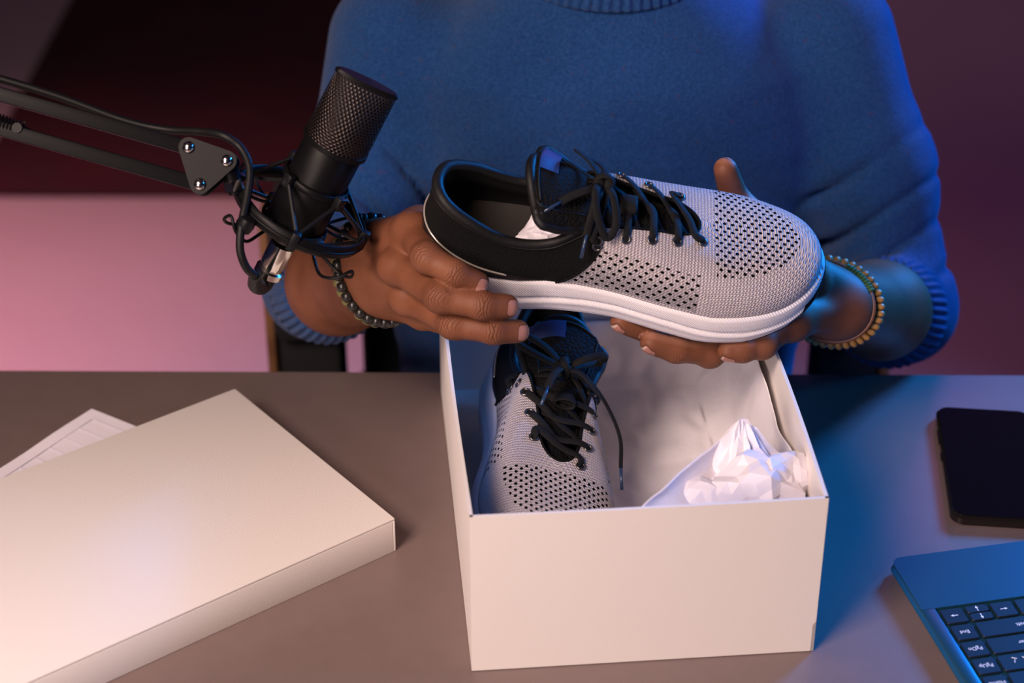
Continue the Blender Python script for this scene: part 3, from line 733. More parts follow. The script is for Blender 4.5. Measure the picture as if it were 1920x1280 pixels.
# lid with the screen, standing up from the hinge
hl = MB(); hl.tube(np.array([(.03, -LPD+.004, LPH), (LPW-.03, -LPD+.004, LPH)]), .0045, 12); hl.build('hinge', M['black_metal'], lp)
V, F = slab(LPW, .200, .006, .008, 0, .0015); V += (0, .1, 0)
sn, cs = math.sin(math.radians(20)), math.cos(math.radians(20)); Rm = np.array([(-1, 0, 0), (0, -sn, cs), (0, cs, sn)]).T; V = V@Rm.T+np.array([LPW/2, -LPD-.0005, LPH+.003])
scr = mesh('screen_lid', V, F, M['laptop'], lp, True, 40)
V, F = slab(LPW-.016, .184, .0008, .004, .0055, .0003); V += (0, .1, 0); V = V@Rm.T+np.array([LPW/2, -LPD-.0005, LPH+.003]); mesh('display', V, F, M['screen'], scr, True, 40)
tag(lp, 'slim metallic blue laptop facing away from the camera', 'laptop')

# ------------------------------------------------------------------ chair
ch = empty('armchair', (.066, 1.62, FZ))
V, F = slab(.48, .46, .085, .05, .385, .015); mesh('seat', V, F, M['chair_black'], ch, True, 50)
g = np.array([[(x, .155+.05*(x/.22)**2*-1+.03*(z-.5), z) for z in np.linspace(.47, 1.12, 12)] for x in np.linspace(-.222, .222, 13)])
V = np.concatenate([g.reshape(-1, 3), (g+np.array([0, .045, 0])).reshape(-1, 3)]); F = np.concatenate([gridF(13, 12), gridF(13, 12)[:, ::-1]+156])
rim_ = [i*12 for i in range(13)]+[12*12+j for j in range(1, 12)]+[i*12+11 for i in range(11, -1, -1)]+[j for j in range(10, 0, -1)]
Fr = np.array([(rim_[(i+1) % len(rim_)], rim_[i], rim_[i]+156, rim_[(i+1) % len(rim_)]+156) for i in range(len(rim_))])
o = mesh('backrest', V, np.concatenate([F, Fr]), M['chair_black'], ch, True, 50); bv = o.modifiers.new('b', 'BEVEL'); bv.width = .012; bv.segments = 3; bv.limit_method = 'ANGLE'
for sg in (-1, 1):
    MB().box((sg*.263, .03, .755-.06), (.066, .10, .14), bev=.012).build('armrest', M['chair_black'], ch)
    MB().box((sg*.263, .03, .48), (.062, .06, .32), bev=.01).build('arm_support', M['chair_black'], ch)
    MB().box((sg*.301, .03, .50), (.009, .055, .50), bev=.002).build('wooden_edge', M['wood'], ch)
    for sy in (-.19, .19):
        q = MB(); q.tube(np.array([(sg*.20, sy*.95, .39), (sg*.225, sy*1.1, 0.002)]), [.02, .014], 12); q.build('leg', M['wood'], ch)
tag(ch, 'black upholstered armchair with wooden edges behind the person', 'chair')
# ------------------------------------------------------------------ person
def skin_mat():
    k = NT('skin'); wr = k.n('ShaderNodeSeparateXYZ'); k.l(k.n('ShaderNodeAttribute', attribute_name='wr').outputs['Vector'], wr.inputs[0])
    nl = k.n('ShaderNodeSeparateXYZ'); k.l(k.n('ShaderNodeAttribute', attribute_name='nail').outputs['Vector'], nl.inputs[0])
    pm = k.n('ShaderNodeAttribute', attribute_name='palm').outputs['Fac']
    a, b, w_ = wr.outputs
    nz = k.noise(260, 3)
    # creases across the knuckle, curling round it
    q = k.math('ADD', a, k.math('MULTIPLY', k.math('MULTIPLY', b, b), k.math('MULTIPLY', k.math('SIGN', a), -38.0)))
    ph = k.math('ADD', k.math('MULTIPLY', q, 2*math.pi/.0024), k.math('MULTIPLY', nz, 9.0))
    cr = k.math('POWER', k.math('ABSOLUTE', k.math('SINE', k.math('MULTIPLY', ph, .5))), .45)
    crease = k.math('MULTIPLY', k.math('SUBTRACT', 1.0, cr), w_)
    u, v, sd = nl.outputs
    e = k.math('ADD', k.math('POWER', k.math('ABSOLUTE', u), 3.0), k.math('POWER', k.math('ABSOLUTE', k.math('SUBTRACT', k.math('MULTIPLY', v, 2.0), 1.0)), 4.0))
    nail = k.math('MULTIPLY', k.math('LESS_THAN', e, 1.0), k.math('GREATER_THAN', sd, .25))
    rimn = k.math('MULTIPLY', k.math('MULTIPLY', k.math('LESS_THAN', e, 1.5), k.math('GREATER_THAN', sd, .25)), k.math('SUBTRACT', 1.0, nail))
    tipw = k.math('MULTIPLY', nail, k.math('GREATER_THAN', v, .86))
    mott = k.ramp(k.noise(45, 4), .3, .7)
    base = k.mix(mott, (.148, .053, .027), (.200, .076, .039))
    base = k.mix(k.math('MULTIPLY', pm, .75), base, (.50, .235, .165))
    base = k.mix(k.math('MULTIPLY', crease, .75), base, (.06, .022, .012))
    base = k.mix(rimn, base, (.12, .045, .025))
    base = k.mix(nail, base, (.36, .17, .135)); base = k.mix(tipw, base, (.48, .34, .28))
    k.set('Base Color', base)
    k.set('Roughness', k.math('SUBTRACT', .52, k.math('MULTIPLY', nail, .18)))
    k.set('Subsurface Weight', .06); k.set('Subsurface Radius', (.008, .003, .0015)); k.set('Specular IOR Level', .2)
    hgt = k.math('SUBTRACT', k.math('MULTIPLY', k.noise(900, 3), .25), k.math('ADD', k.math('MULTIPLY', crease, 1.25), k.math('MULTIPLY', rimn, 1.0)))
    k.bump(hgt, .0007); return k.m
M['skin'] = skin_mat()
def knitwear(name, c1, c2, rib=False):
    k = NT(name); n = k.noise(420, 3, .6); n2 = k.noise(70, 3)
    col = k.mix(k.ramp(n, .35, .65), c1, c2)
    fl = k.ramp(k.noise(160, 2, .5), .66, .74); col = k.mix(k.math('MULTIPLY', fl, .35), col, (.07, .03, .07))
    k.set('Base Color', col); k.set('Roughness', .95); k.set('Sheen Weight', .10); k.set('Sheen Roughness', .5); k.set('Specular IOR Level', .15)
    k.bump(k.math('ADD', k.noise(700, 2), k.math('MULTIPLY', n2, .8)), .0016); return k.m
M['sweater'] = knitwear('blue_wool', (.007, .043, .150), (.017, .066, .205))
PB = np.array([.08, 1.55, FZ])
person = empty('person', PB)
# --- hands
R_HAND = dict(   # the hand on the left of the picture, gripping the heel
    elbow=P(598, 540, 1.41), wrist=P(712, 506, 1.232), dorsal=nrm([-.15, -.9, .35]), thumb_dorsal=nrm([-.2, .3, 1]),
    fingers=[[P(774, 434, 1.205), P(800, 482, 1.158), P(854, 513, 1.146), P(896, 530, 1.149)],
             [P(745, 500, 1.192), P(826, 556, 1.143), P(905, 573, 1.137), P(951, 574, 1.143)],
             [P(765, 558, 1.195), P(850, 606, 1.148), P(925, 620, 1.139), P(971, 621, 1.145)],
             [P(792, 590, 1.21), P(858, 612, 1.175), P(910, 612, 1.170), P(945, 612, 1.172)]],
    thumb=[P(738, 474, 1.222), P(786, 425, 1.236), P(838, 400, 1.258), P(885, 395, 1.255)])
L_HAND = dict(   # the hand on the right, carrying the toe from below
    elbow=P(1692, 588, 1.45), wrist=P(1548, 565, 1.255), dorsal=nrm([-.25, -.55, -.75]), thumb_dorsal=nrm([.35, .9, .1]),
    fingers=[[P(1487, 600, 1.205), P(1430, 642, 1.182), P(1392, 655, 1.174), P(1366, 658, 1.172)],
             [P(1462, 587, 1.222), P(1332, 658, 1.188), P(1268, 655, 1.178), P(1222, 643, 1.174)],
             [P(1432, 574, 1.238), P(1290, 632, 1.205), P(1222, 622, 1.190), P(1165, 603, 1.182)],
             [P(1405, 564, 1.25), P(1310, 604, 1.235), P(1255, 594, 1.225), P(1215, 584, 1.22)]],
    thumb=[P(1515, 520, 1.235), P(1452, 440, 1.252), P(1378, 375, 1.262), P(1360, 317, 1.256)])
RF = [(.0122, .0103, .0093, .0080), (.0124, .0105, .0096, .0083), (.0120, .0102, .0093, .0081), (.0108, .0088, .0079, .0070)]
def hand_fn(H):
    e, w_, fs, th, dn = H['elbow'], H['wrist'], H['fingers'], H['thumb'], H['dorsal']
    ax = nrm(w_-e); wide = nrm(fs[0][0]-fs[3][0]); wide = nrm(wide-(wide@ax)*ax)
    fo = e+(w_-e)*.35
    def fn(Q):
        d = rcone(Q, e, fo, .040, .037)
        for s in (-1, 1): d = smin(d, rcone(Q, fo+wide*s*.006, w_+wide*s*.011, .033, .0215), .02)
        pl = None
        for i, f in enumerate(fs):
            b = w_+wide*(.016-.0107*i)
            c = rcone(Q, b, f[0], .0165 if i < 3 else .0150, RF[i][0]*.98)
            pl = c if pl is None else smin(pl, c, .012)
        # thenar pad and the web to the index finger
        c = smin(rcone(Q, w_+wide*.012, th[1], .0165, .0130), rcone(Q, th[1], fs[0][0], .0085, .0100), .016); pl = smin(pl, c, .014)
        d = smin(d, pl, .016)
        fd = None
        for i, f in enumerate(fs):
            r = RF[i]; c = rcone(Q, f[0], f[1], r[0]*.93, r[1]*.96)
            c = smin(c, rcone(Q, f[1], f[2], r[1], r[2]*.96), .004); c = smin(c, rcone(Q, f[2], f[3], r[2], r[3]), .004)
            c = smin(c, ellip(Q, f[1]+dn*r[1]*.20, (r[1]*1.0,)*3), .004)
            fd = c if fd is None else smin(fd, c, .0010)
        d = smin(d, fd, .0055)
        c = rcone(Q, th[0], th[1], .0150, .0122); c = smin(c, rcone(Q, th[1], th[2], .0122, .0108), .005); c = smin(c, rcone(Q, th[2], th[3], .0108, .0086), .004)
        d = smin(d, c, .006)
        # knuckle heads on the back of the hand
        for i in range(3): d = smin(d, ellip(Q, fs[i][0]+dn*.0035, (.0105,)*3), .008)
        return d
    return fn
def hand_mesh(H):
    pts = np.array([H['elbow'], H['wrist']]+[p for f in H['fingers'] for p in f]+H['thumb'])
    V, F = nets(pts.min(0)-.046, pts.max(0)+.046, .00125, hand_fn(H)); V = smoothV(V, F, 2, .5); N = vnormals(V, F)
    dn = H['dorsal']; wr = np.zeros((len(V), 3)); best = np.zeros(len(V)); nail = np.full((len(V), 3), 9.0); bd = np.full(len(V), 1e9)
    for i, f in enumerate(H['fingers']+[H['thumb']]):
        dn = H['thumb_dorsal'] if i == 4 else H['dorsal']
        for j in (1, 2):
            ax = nrm(f[j+1]-f[j-1]); n_ = nrm(dn-(dn@ax)*ax); la = np.cross(ax, n_); q = V-f[j]-n_*.008
            a, b, c = q@ax, q@la, q@n_
            wgt = np.exp(-(a/(.0085 if j == 1 else .0045))**2-(b/.010)**2-(c/.010)**2)*np.clip((N@n_)*1.6, 0, 1)*(1.0 if j == 1 else .8)
            m = wgt > best; best[m] = wgt[m]; wr[m] = np.stack([a, b, wgt], 1)[m]
        ax = nrm(f[3]-f[2]); n_ = nrm(dn-(dn@ax)*ax); la = np.cross(ax, n_); r = (RF+[(.013, .012, .011, .0092)])[i][3]
        q = V-(f[3]-ax*.0030); dist = rcone(V, f[2], f[3]+ax*.002, .0*r, .0*r)-r; m = dist < bd; bd[m] = dist[m]
        nail[m] = np.stack([q@la/(r*.66), q@ax/(.0030+r*.80), N@n_], 1)[m]
    dn = H['dorsal']; far = bd > .0065; nail[far] = (9, 9, 0)
    palm = np.clip(-(N@dn)*1.3-.15, 0, 1)*np.clip(1-(np.linalg.norm(V-H['wrist'], axis=1) > .21), 0, 1)*np.clip((V-H['wrist'])@nrm(H['wrist']-H['elbow'])/.03, 0, 1)
    return V, F, wr, nail, palm
def bodycore(Q):
    c = PB[0]
    d = ellip(Q, (c, 1.50, .515), (.076, .096, .108)); d = smin(d, ellip(Q, (c, 1.455, .445), (.056, .068, .066)), .03)
    d = smin(d, rcone(Q, (c, 1.53, .24), (c, 1.515, .42), .062, .056), .02)
    d = smin(d, rcone(Q, (c, 1.408, .505), (c, 1.388, .470), .008, .014), .012)
    for s in (-1, 1):
        d = smin(d, ellip(Q, (c+s*.016, 1.395, .464), (.009, .010, .008)), .008)
        d = smin(d, ellip(Q, (c+s*.078, 1.50, .485), (.009, .020, .032)), .006)
        d = -smin(-d, ellip(Q, (c+s*.032, 1.398, .508), (.018, .018, .011)), .010)
        d = smin(d, ellip(Q, (c+s*.045, 1.428, .470), (.022, .02, .016)), .02)
        d = smin(d, rcone(Q, (c, 1.54, .22), (c+s*.13, 1.55, .20), .05, .045), .03)
    d = smin(d, ellip(Q, (c, 1.396, .440), (.026, .012, .0075)), .008); d = smin(d, ellip(Q, (c, 1.398, .428), (.024, .012, .008)), .006)
    d = smin(d, ellip(Q, (c, 1.53, .02), (.15, .09, .26)), .05)
    return d
parts = []
for H in (R_HAND, L_HAND): parts.append(hand_mesh(H))
V, F = nets((PB[0]-.26, 1.33, -.26), (PB[0]+.26, 1.68, .66), .005, bodycore); V = smoothV(V, F, 2)
parts.append((V, F, np.zeros((len(V), 3)), np.full((len(V), 3), 9.), np.zeros(len(V))))
n0 = 0; FF = []
for p in parts: FF.append(p[1]+n0); n0 += len(p[0])
body = mesh('body', np.concatenate([p[0] for p in parts])-PB, np.concatenate(FF), M['skin'], person)
attr(body, 'wr', np.concatenate([p[2] for p in parts])); attr(body, 'nail', np.concatenate([p[3] for p in parts])); attr(body, 'palm', np.concatenate([p[4] for p in parts]), 'FLOAT')
V, F = nets((PB[0]-.12, 1.36, .42), (PB[0]+.12, 1.64, .66), .005, lambda Q: np.maximum(ellip(Q, (PB[0], 1.508, .525), (.083, .102, .114)), np.maximum(-(Q[..., 2]-.50+.9*(Q[..., 1]-1.50)), .545-Q[..., 2]+.0*Q[..., 1]-np.clip((Q[..., 1]-1.43)*2.2, 0, .14))))
mesh('hair', smoothV(V, F, 1)-PB, F, M['hair'], person)
M['eye'] = mat('eye', (.75, .72, .68), .2)
M['iris'] = mat('iris', (.02, .01, .006), .15)
for s in (-1, 1):
    q = MB(); q.lathe([(.0001, -.0105)]+[(.0105*math.sin(t), -.0105*math.cos(t)) for t in np.linspace(.15, 3.0, 10)]+[(.0001, .0105)], 16, basis((0, -1, 0)), np.array([PB[0]+s*.032, 1.4165, .508])-PB); e = q.build('eye', M['eye'], person)
    q = MB(); q.lathe([(.0001, .0099), (.0045, .0097), (.0050, .0090), (.0001, .0085)], 16, basis((0, -1, 0)), np.array([PB[0]+s*.032, 1.4165, .508])-PB); q.build('iris', M['iris'], e)
# --- sweater
SH = {1: P(748, 82, 1.54), -1: P(1545, 75, 1.54)}
EL = {1: R_HAND['elbow']+np.array([.0, .01, 0]), -1: L_HAND['elbow']+np.array([0, .01, .0])}
MID = {1: P(690, 330, 1.50), -1: P(1628, 320, 1.50)}
FR = {1: .26, -1: .28}
def sl_end(s):
    H = R_HAND if s == 1 else L_HAND; a = nrm(H['wrist']-H['elbow']); return H['elbow']+(H['wrist']-H['elbow'])*FR[s], a
def sweater_fn(Q):
    c = PB[0]; z = Q[..., 2]
    zz = [-.40, -.25, -.10, .05, .16, .22, .26, .29, .312]
    a = np.interp(z, zz, [.18, .178, .180, .186, .186, .170, .130, .092, .076]); b = np.interp(z, zz, [.135, .132, .128, .125, .118, .106, .088, .076, .070])
    yc = np.interp(z, [-.4, .0, .3], [1.535, 1.535, 1.53])
    kx, ky = (Q[..., 0]-c)/a, (Q[..., 1]-yc)/b; k = (np.abs(kx)**2.3+np.abs(ky)**2.3)**(1/2.3)
    d = (k-1)*np.minimum(a, b)*.85; d = np.maximum(d, np.maximum(z-.305, -.40-z))
    fold = .0035*vnoise(Q*np.array([1, .3, .6]), 26, 21)+.002*vnoise(Q, 45, 22)
    fold = fold*np.clip((.24-z)/.1, 0, 1)
    # soft drapes running from the armpits to the middle
    for s in (-1, 1):
        u = (Q[..., 0]-c)*s; t = (z-.10)+.75*(u-.16)
        fold = fold-.005*np.exp(-(t/.016)**2)*np.clip(u/.16, 0, 1)*np.clip((.18-u)/.05+1, 0, 1)-.004*np.exp(-((t+.085)/.02)**2)*np.clip(u/.16, 0, 1)
    d = d-fold
    for s in (1, -1):
        A, Mi, E = SH[s], MID[s], EL[s]; ce, ax = sl_end(s)
        r1, r2, r3 = (.060, .051, .045)
        u = smin(rcone(Q, A, Mi, r1, r2), rcone(Q, Mi, E, r2, r3), .03)
        lo_ = rcone(Q, E, ce+ax*.06, r3, .041); lo_ = np.maximum(lo_, (Q-ce)@ax)
        u = smin(u, lo_, .02)
        # creases round the arm
        L1 = np.linalg.norm(Mi-A); L2 = np.linalg.norm(E-Mi); dA = nrm(Mi-A); dB = nrm(E-Mi)
        t = np.where(((Q-Mi)@dB) > 0, L1+np.clip((Q-Mi)@dB, 0, L2+.05), np.clip((Q-A)@dA, 0, L1))
        side = (Q[..., 0]-(A+(E-A)*.5)[0])*(-s)
        ph = t/.043+.55*np.sin(side*14+.6)+.55*vnoise(Q, 13, 31+s)
        f = (ph % 1)-.5; am = (1.0 if s < 0 else .55)*np.clip((t-.07)/.06, 0, 1)*np.clip((L1+L2+.01-t)/.03, 0, 1)*(.80+.7*vnoise(Q, 11, 40+s)).clip(.10, 1.3)*np.clip(.8-side*10, .3, 1.1)
        u = u+am*(.0250*np.exp(-(f/.10)**2)-.0055)
        d = smin(d, u, .022)
    for s in (1, -1):
        H = R_HAND if s == 1 else L_HAND
        fo = rcone(Q, H['elbow'], H['wrist'], .0400, .036)
        d = np.maximum(d, -np.where(((Q-sl_end(s)[0])@sl_end(s)[1]) > -.02, fo, 1.0))
    return d
V, F = nets((-.30, 1.28, -.41), (.46, 1.70, .335), .0036, sweater_fn); V = smoothV(V, F, 2)
sw = mesh('sweater', V-PB, F, M['sweater'], person)
def rib_ring(name, c0, c1, r0, r1, nrib, parent, wide=None, flat=1.0, depth=.0016, th=.004):
    """ribbed band between two centres"""
    ax = nrm(c1-c0); Bm = basis(ax, wide); na = nrib*6; a = np.linspace(0, 2*np.pi, na, endpoint=False); rows = []
    prof = [(0, 0, -th), (0, 0, 0)]+[(t, 0, .0022*math.sin(t*math.pi)) for t in np.linspace(.04, .96, 8)]+[(1, 0, 0), (1, 0, -th*.6), (.7, 0, -th)]
    for t, _, o in prof:
        r = r0+(r1-r0)*t+o+(depth*(np.cos(a*nrib)) if 0 < t < 1 and o > -.001 else 0)
        rows.append(c0+(c1-c0)*t+(np.stack([r*np.cos(a), r*flat*np.sin(a), 0*a], 1))@Bm.T)
    return mesh(name, np.stack(rows, 1).reshape(-1, 3)-PB, gridF(na, len(rows), cu=True), M['sweater'], parent)
for s in (1, -1):
    c, ax = sl_end(s); rib_ring('cuff', c-ax*.034, c+ax*.008, .0465, .0420, 40, sw)
rib_ring('neckband', np.array([PB[0], 1.532, .302]), np.array([PB[0], 1.525, .336]), .092, .074, 70, sw, (1, 0, 0), .95)
# --- trousers and shoes under the desk
def legs(Q):
    d = ellip(Q, (PB[0], 1.56, -.26), (.17, .13, .10))
    for s in (-1, 1):
        k, f = (PB[0]+s*.13, 1.10, -.20), (PB[0]+s*.13, 1.14, -.66)
        d = smin(d, rcone(Q, (PB[0]+s*.09, 1.52, -.24), k, .078, .058), .03); d = smin(d, rcone(Q, k, f, .058, .045), .02)
    return d
V, F = nets((-.25, .98, -.73), (.41, 1.74, -.1), .010, legs); mesh('trousers', smoothV(V, F, 2)-PB, F, M['trousers'], person)
for s in (-1, 1):
    V, F = nets((PB[0]+s*.13-.06, .92, -.745), (PB[0]+s*.13+.06, 1.25, -.62), .005, lambda Q: np.maximum(smin(rcone(Q, (PB[0]+s*.13, 1.17, -.70), (PB[0]+s*.135, 1.00, -.715), .040, .034), rcone(Q, (PB[0]+s*.13, 1.14, -.70), (PB[0]+s*.13, 1.14, -.64), .038, .04), .02), FZ+.002-Q[..., 2]))
    mesh('footwear', smoothV(V, F, 1)-PB, F, M['rubber'], person)
tag(person, 'seated person in a blue knit sweater holding up a sneaker', 'person')
# ------------------------------------------------------------------ bracelets
def ring_pts(H, back, n, ra, rb, phase=0, tilt=0):
    ax = nrm(H['wrist']-H['elbow']); wide = nrm(H['fingers'][0][0]-H['fingers'][3][0]); wide = nrm(wide-(wide@ax)*ax); th = np.cross(ax, wide)
    a = np.linspace(0, 2*np.pi, n, endpoint=False)+phase; c = H['wrist']-ax*back
    return c+np.cos(a)[:, None]*wide*ra+np.sin(a)[:, None]*th*rb+ax*(tilt*np.cos(a))[:, None], a, ax
def bead_mesh(name, r, h, m):
    q = MB(); q.lathe([(r*.25, -h), (r*.75, -h*.92), (r, -h*.35), (r, h*.35), (r*.75, h*.92), (r*.25, h)], 12); o = q.build(name, m, None, True, 60); me = o.data; bpy.data.objects.remove(o); return me
def beads(root, pts, me_list, parent_loc, align):
    n = len(pts)
    for i, p in enumerate(pts):
        o = link(bpy.data.objects.new('bead', me_list[i % len(me_list)]), root); o.location = p-parent_loc
        t = pts[(i+1) % n]-pts[i-1]; o.rotation_euler = Vector(t).to_track_quat('Z', 'Y').to_euler()
M['bead_black'] = mat('black_bead', (.015, .014, .013), .3); M['bead_olive'] = mat('olive_bead', (.16, .14, .045), .5, col2=(.10, .09, .03), csc=90)
M['bead_wood'] = mat('wooden_bead', (.52, .26, .06), .45, col2=(.40, .18, .04), csc=80); M['cord_brown'] = mat('leather_cord', (.20, .075, .035), .5); M['cord_green'] = mat('green_thread', (.06, .17, .05), .7)
M['bead_dark'] = mat('spacer_bead', (.07, .03, .012), .5)
for back, rr, mt, mt2, nm, lb, n in ((.004, .0044, 'bead_black', 'bead_dark', 'bead_bracelet', 'black bead bracelet on the wrist beside the microphone', 30), (.0125, .0042, 'bead_olive', 'bead_dark', 'bead_bracelet', 'olive bead bracelet on the wrist beside the microphone', 32)):
    p, a, ax = ring_pts(R_HAND, back, n, .0385, .0290); c = R_HAND['wrist']-ax*back; r = empty(nm, c)
    beads(r, p, [bead_mesh('bead', rr, rr*.85, M[mt])]*3+[bead_mesh('bead', rr*.9, rr*.7, M[mt2])]*(1 if mt == 'bead_olive' else 0), c, ax)
    q = MB(); q.tube(p-c, .0008, 6, closed=True); q.build('string', M['bead_dark'], r); tag(r, lb, 'bracelet')
p, a, ax = ring_pts(L_HAND, .014, 40, .0385, .0300, tilt=.004); c = L_HAND['wrist']-ax*.014; r = empty('bead_bracelet', c)
beads(r, p, [bead_mesh('bead', .0048, .0024, M['bead_wood'])], c, ax)
q = MB(); q.tube(p-c, .0016, 6, closed=True); q.build('string', M['bead_dark'], r); tag(r, 'wooden disc bead bracelet on the wrist under the shoe toe', 'bracelet')
p, a, ax = ring_pts(L_HAND, .003, 90, .0370, .0285, tilt=.004); c = L_HAND['wrist']-ax*.003; r = empty('cord_bracelet', c)
q = MB(); q.tube(p-c, .0021, 8, closed=True); q.build('cord', M['cord_brown'], r)
sel = [i for i in range(90) if (p[i]-c)[1] < 0]
sel = sorted(sel, key=lambda i: abs((p[i]-P(1562, 600, 1.2))[0])+abs((p[i]-P(1562, 600, 1.2))[2]))[:1]
i0 = sel[0]
for k in range(-5, 6):
    j = i0+k; pt = p[j % 90]-c; tt = nrm(p[(j+1) % 90]-p[(j-1) % 90]); aa = np.linspace(0, 2*np.pi, 12, endpoint=False)
    q = MB(); q.tube(pt+(np.stack([np.cos(aa), np.sin(aa), 0*aa], 1)*.0030)@basis(tt).T, .0012, 6, closed=True); q.build('thread_wrap', M['cord_green'], r)
tag(r, 'brown leather cord bracelet with green thread wrap', 'bracelet')

# ------------------------------------------------------------------ microphone on a boom arm
def PD(u, v, dep):
    dep = dep-.036
    return np.array([0, 0, CZ])+dep*(FW+(u-960)/FPX*np.array([1., 0, 0])-(v-640)/FPX*UP)
m0, m1 = PD(540, 440, 1.393), PD(691, 150, 1.337); mx_ = nrm(m1-m0); ML = np.linalg.norm(m1-m0); Bm = basis(mx_, (1, 0, 0))
def grille():
    k = NT('grille_mesh'); uv = k.n('ShaderNodeSeparateXYZ'); k.l(k.n('ShaderNodeAttribute', attribute_name='guv').outputs['Vector'], uv.inputs[0])
    u, v, _ = uv.outputs; s = .0031
    row = k.math('DIVIDE', v, s*.62); sh = k.math('MULTIPLY', k.math('MODULO', k.math('FLOOR', row), 2.0), .5)
    ca = k.math('SUBTRACT', k.math('FRACT', k.math('ADD', k.math('DIVIDE', u, s), sh)), .5); cb = k.math('SUBTRACT', k.math('FRACT', row), .5)
    d = k.math('ADD', k.math('MULTIPLY', ca, ca), k.math('MULTIPLY', k.math('MULTIPLY', cb, cb), .8))
    hole = k.math('LESS_THAN', d, .085)
    k.set('Base Color', (.040, .030, .028)); k.set('Metallic', .8); k.set('Roughness', .38); k.bump(d, .0012)
    tr = k.n('ShaderNodeBsdfTransparent'); mx = k.n('ShaderNodeMixShader'); k.l(hole, mx.inputs[0]); k.l(k.b.outputs[0], mx.inputs[1]); k.l(tr.outputs[0], mx.inputs[2]); k.l(mx.outputs[0], k.out.inputs[0]); return k.m
M['grille'] = grille()
mic = empty('microphone', m0)
R1, R2 = .0212, .0232; g0, g1 = ML*.60, ML*1.0
q = MB(); q.lathe([(.0105, -.004), (.0145, -.002), (R1-.002, .004), (R1, .008), (R1, g0-.003), (R1-.0008, g0-.002), (R1-.0008, g0)], 48, Bm); q.build('body', M['black_metal'], mic)
q = MB(); q.lathe([(R1-.004, g0-.001), (R2+.0004, g0-.001), (R2+.0004, g0+.0028), (R2-.001, g0+.003)], 48, Bm); q.build('grille_collar', M['black_metal'], mic)
# grille: a cylinder that turns into a slightly flattened wedge at the top
na, nz = 96, 30; aa = np.linspace(0, 2*np.pi, na, endpoint=False); tz = np.linspace(0, 1, nz); rows = []
for t in tz:
    fl = 1-.72*max(0, (t-.25)/.75)**1.5; rr = R2*(1-.03*t)
    rows.append(np.stack([rr*np.cos(aa), rr*fl*np.sin(aa), np.full(na, g0+.002+(g1-g0-.006)*t)], 1))
G = np.stack(rows, 1); o = mesh('grille', (G@Bm.T).reshape(-1, 3), gridF(na, nz, cu=True), M['grille'], mic)
attr(o, 'guv', np.stack([np.repeat(aa[:, None]*R2, nz, 1), G[..., 2], 0*G[..., 2]], -1))
gi = G.copy(); gi[..., :2] *= .93; mesh('inner_gauze', (gi@Bm.T).reshape(-1, 3), gridF(na, nz, cu=True), M['rubber'], mic)
top = rows[-1]; tv = [top*np.array([1.03, 1.05, 1]), top*np.array([1.035, 1.06, 1])+[0, 0, .0022], top*np.array([.97, .95, 1])+[0, 0, .0034], top*np.array([.9, .88, 1])+[0, 0, .0034], top*np.array([.02, .02, 1])+[0, 0, .0042]]
mesh('grille_cap', (np.stack(tv, 1)@Bm.T).reshape(-1, 3), gridF(na, 5, cu=True), M['black_metal'], mic, auto=40)
tag(mic, 'black studio microphone with mesh grille held in the shock mount', 'microphone')
# plug and cable
cb = empty('microphone_cable', m0-mx_*.03)
o0 = m0-mx_*.03; pl = m0-mx_*.003
q = MB(); q.lathe([(.0068, 0), (.0092, -.001), (.0094, -.018), (.0086, -.0195), (.0086, -.022), (.0104, -.023), (.0104, -.0275), (.0078, -.029)], 28, Bm, pl-mx_*.004-o0); q.build('plug', M['chrome'], cb)
b0 = pl-mx_*.032; b1 = PD(478, 517, 1.355)
bp = spline([b0, b0-mx_*.010, (b0-mx_*.02)*.4+b1*.6, b1], 12); q = MB(); q.tube(bp-o0, np.linspace(.0078, .0042, 12), 14); q.build('boot', M['rubber'], cb)
cp = spline([b1, PD(461, 500, 1.345), PD(450, 465, 1.34), PD(454, 415, 1.34), PD(464, 365, 1.345), PD(468, 315, 1.35), PD(450, 276, 1.355), PD(418, 254, 1.355), PD(375, 247, 1.365), PD(310, 243, 1.375), PD(230, 225, 1.375), PD(100, 178, 1.37), PD(-60, 132, 1.362), PD(-300, 78, 1.35), PD(-560, 20, 1.34)], 120)
q = MB(); q.tube(cp-o0, .0029, 10); q.build('cable', M['rubber'], cb)
tag(cb, 'black microphone cable with silver plug running along the arm', 'cable')
# shock mount + boom
bo = empty('boom_arm', (-.72, 1.33, 0)); o0 = np.array([-.72, 1.33, 0])
rc = m0+mx_*ML*.16
def ring(name, c, R, r, par, flat=1, n=64, mt='black_metal'):
    a = np.linspace(0, 2*np.pi, n, endpoint=False); q = MB(); q.tube(c-o0+(np.stack([R*np.cos(a), R*np.sin(a), 0*a], 1))@Bm.T, r, 10, closed=True, flat=flat, nrmhint=np.stack([np.cos(a), np.sin(a), 0*a], 1)@Bm.T); return q.build(name, M[mt], par)
sm = ring('shock_mount_ring', rc, .0475, .0052, bo, .45)
ring('ring_groove', rc, .0496, .0012, sm); ring('cradle_band', rc+mx_*.026, R1+.0018, .0028, sm, .5); ring('cradle_band', rc-mx_*.010, R1+.0018, .0028, sm, .5)
def onring(R, ang, z): return rc+(np.array([R*math.cos(ang), R*math.sin(ang), z]))@Bm.T-o0
N8 = 8
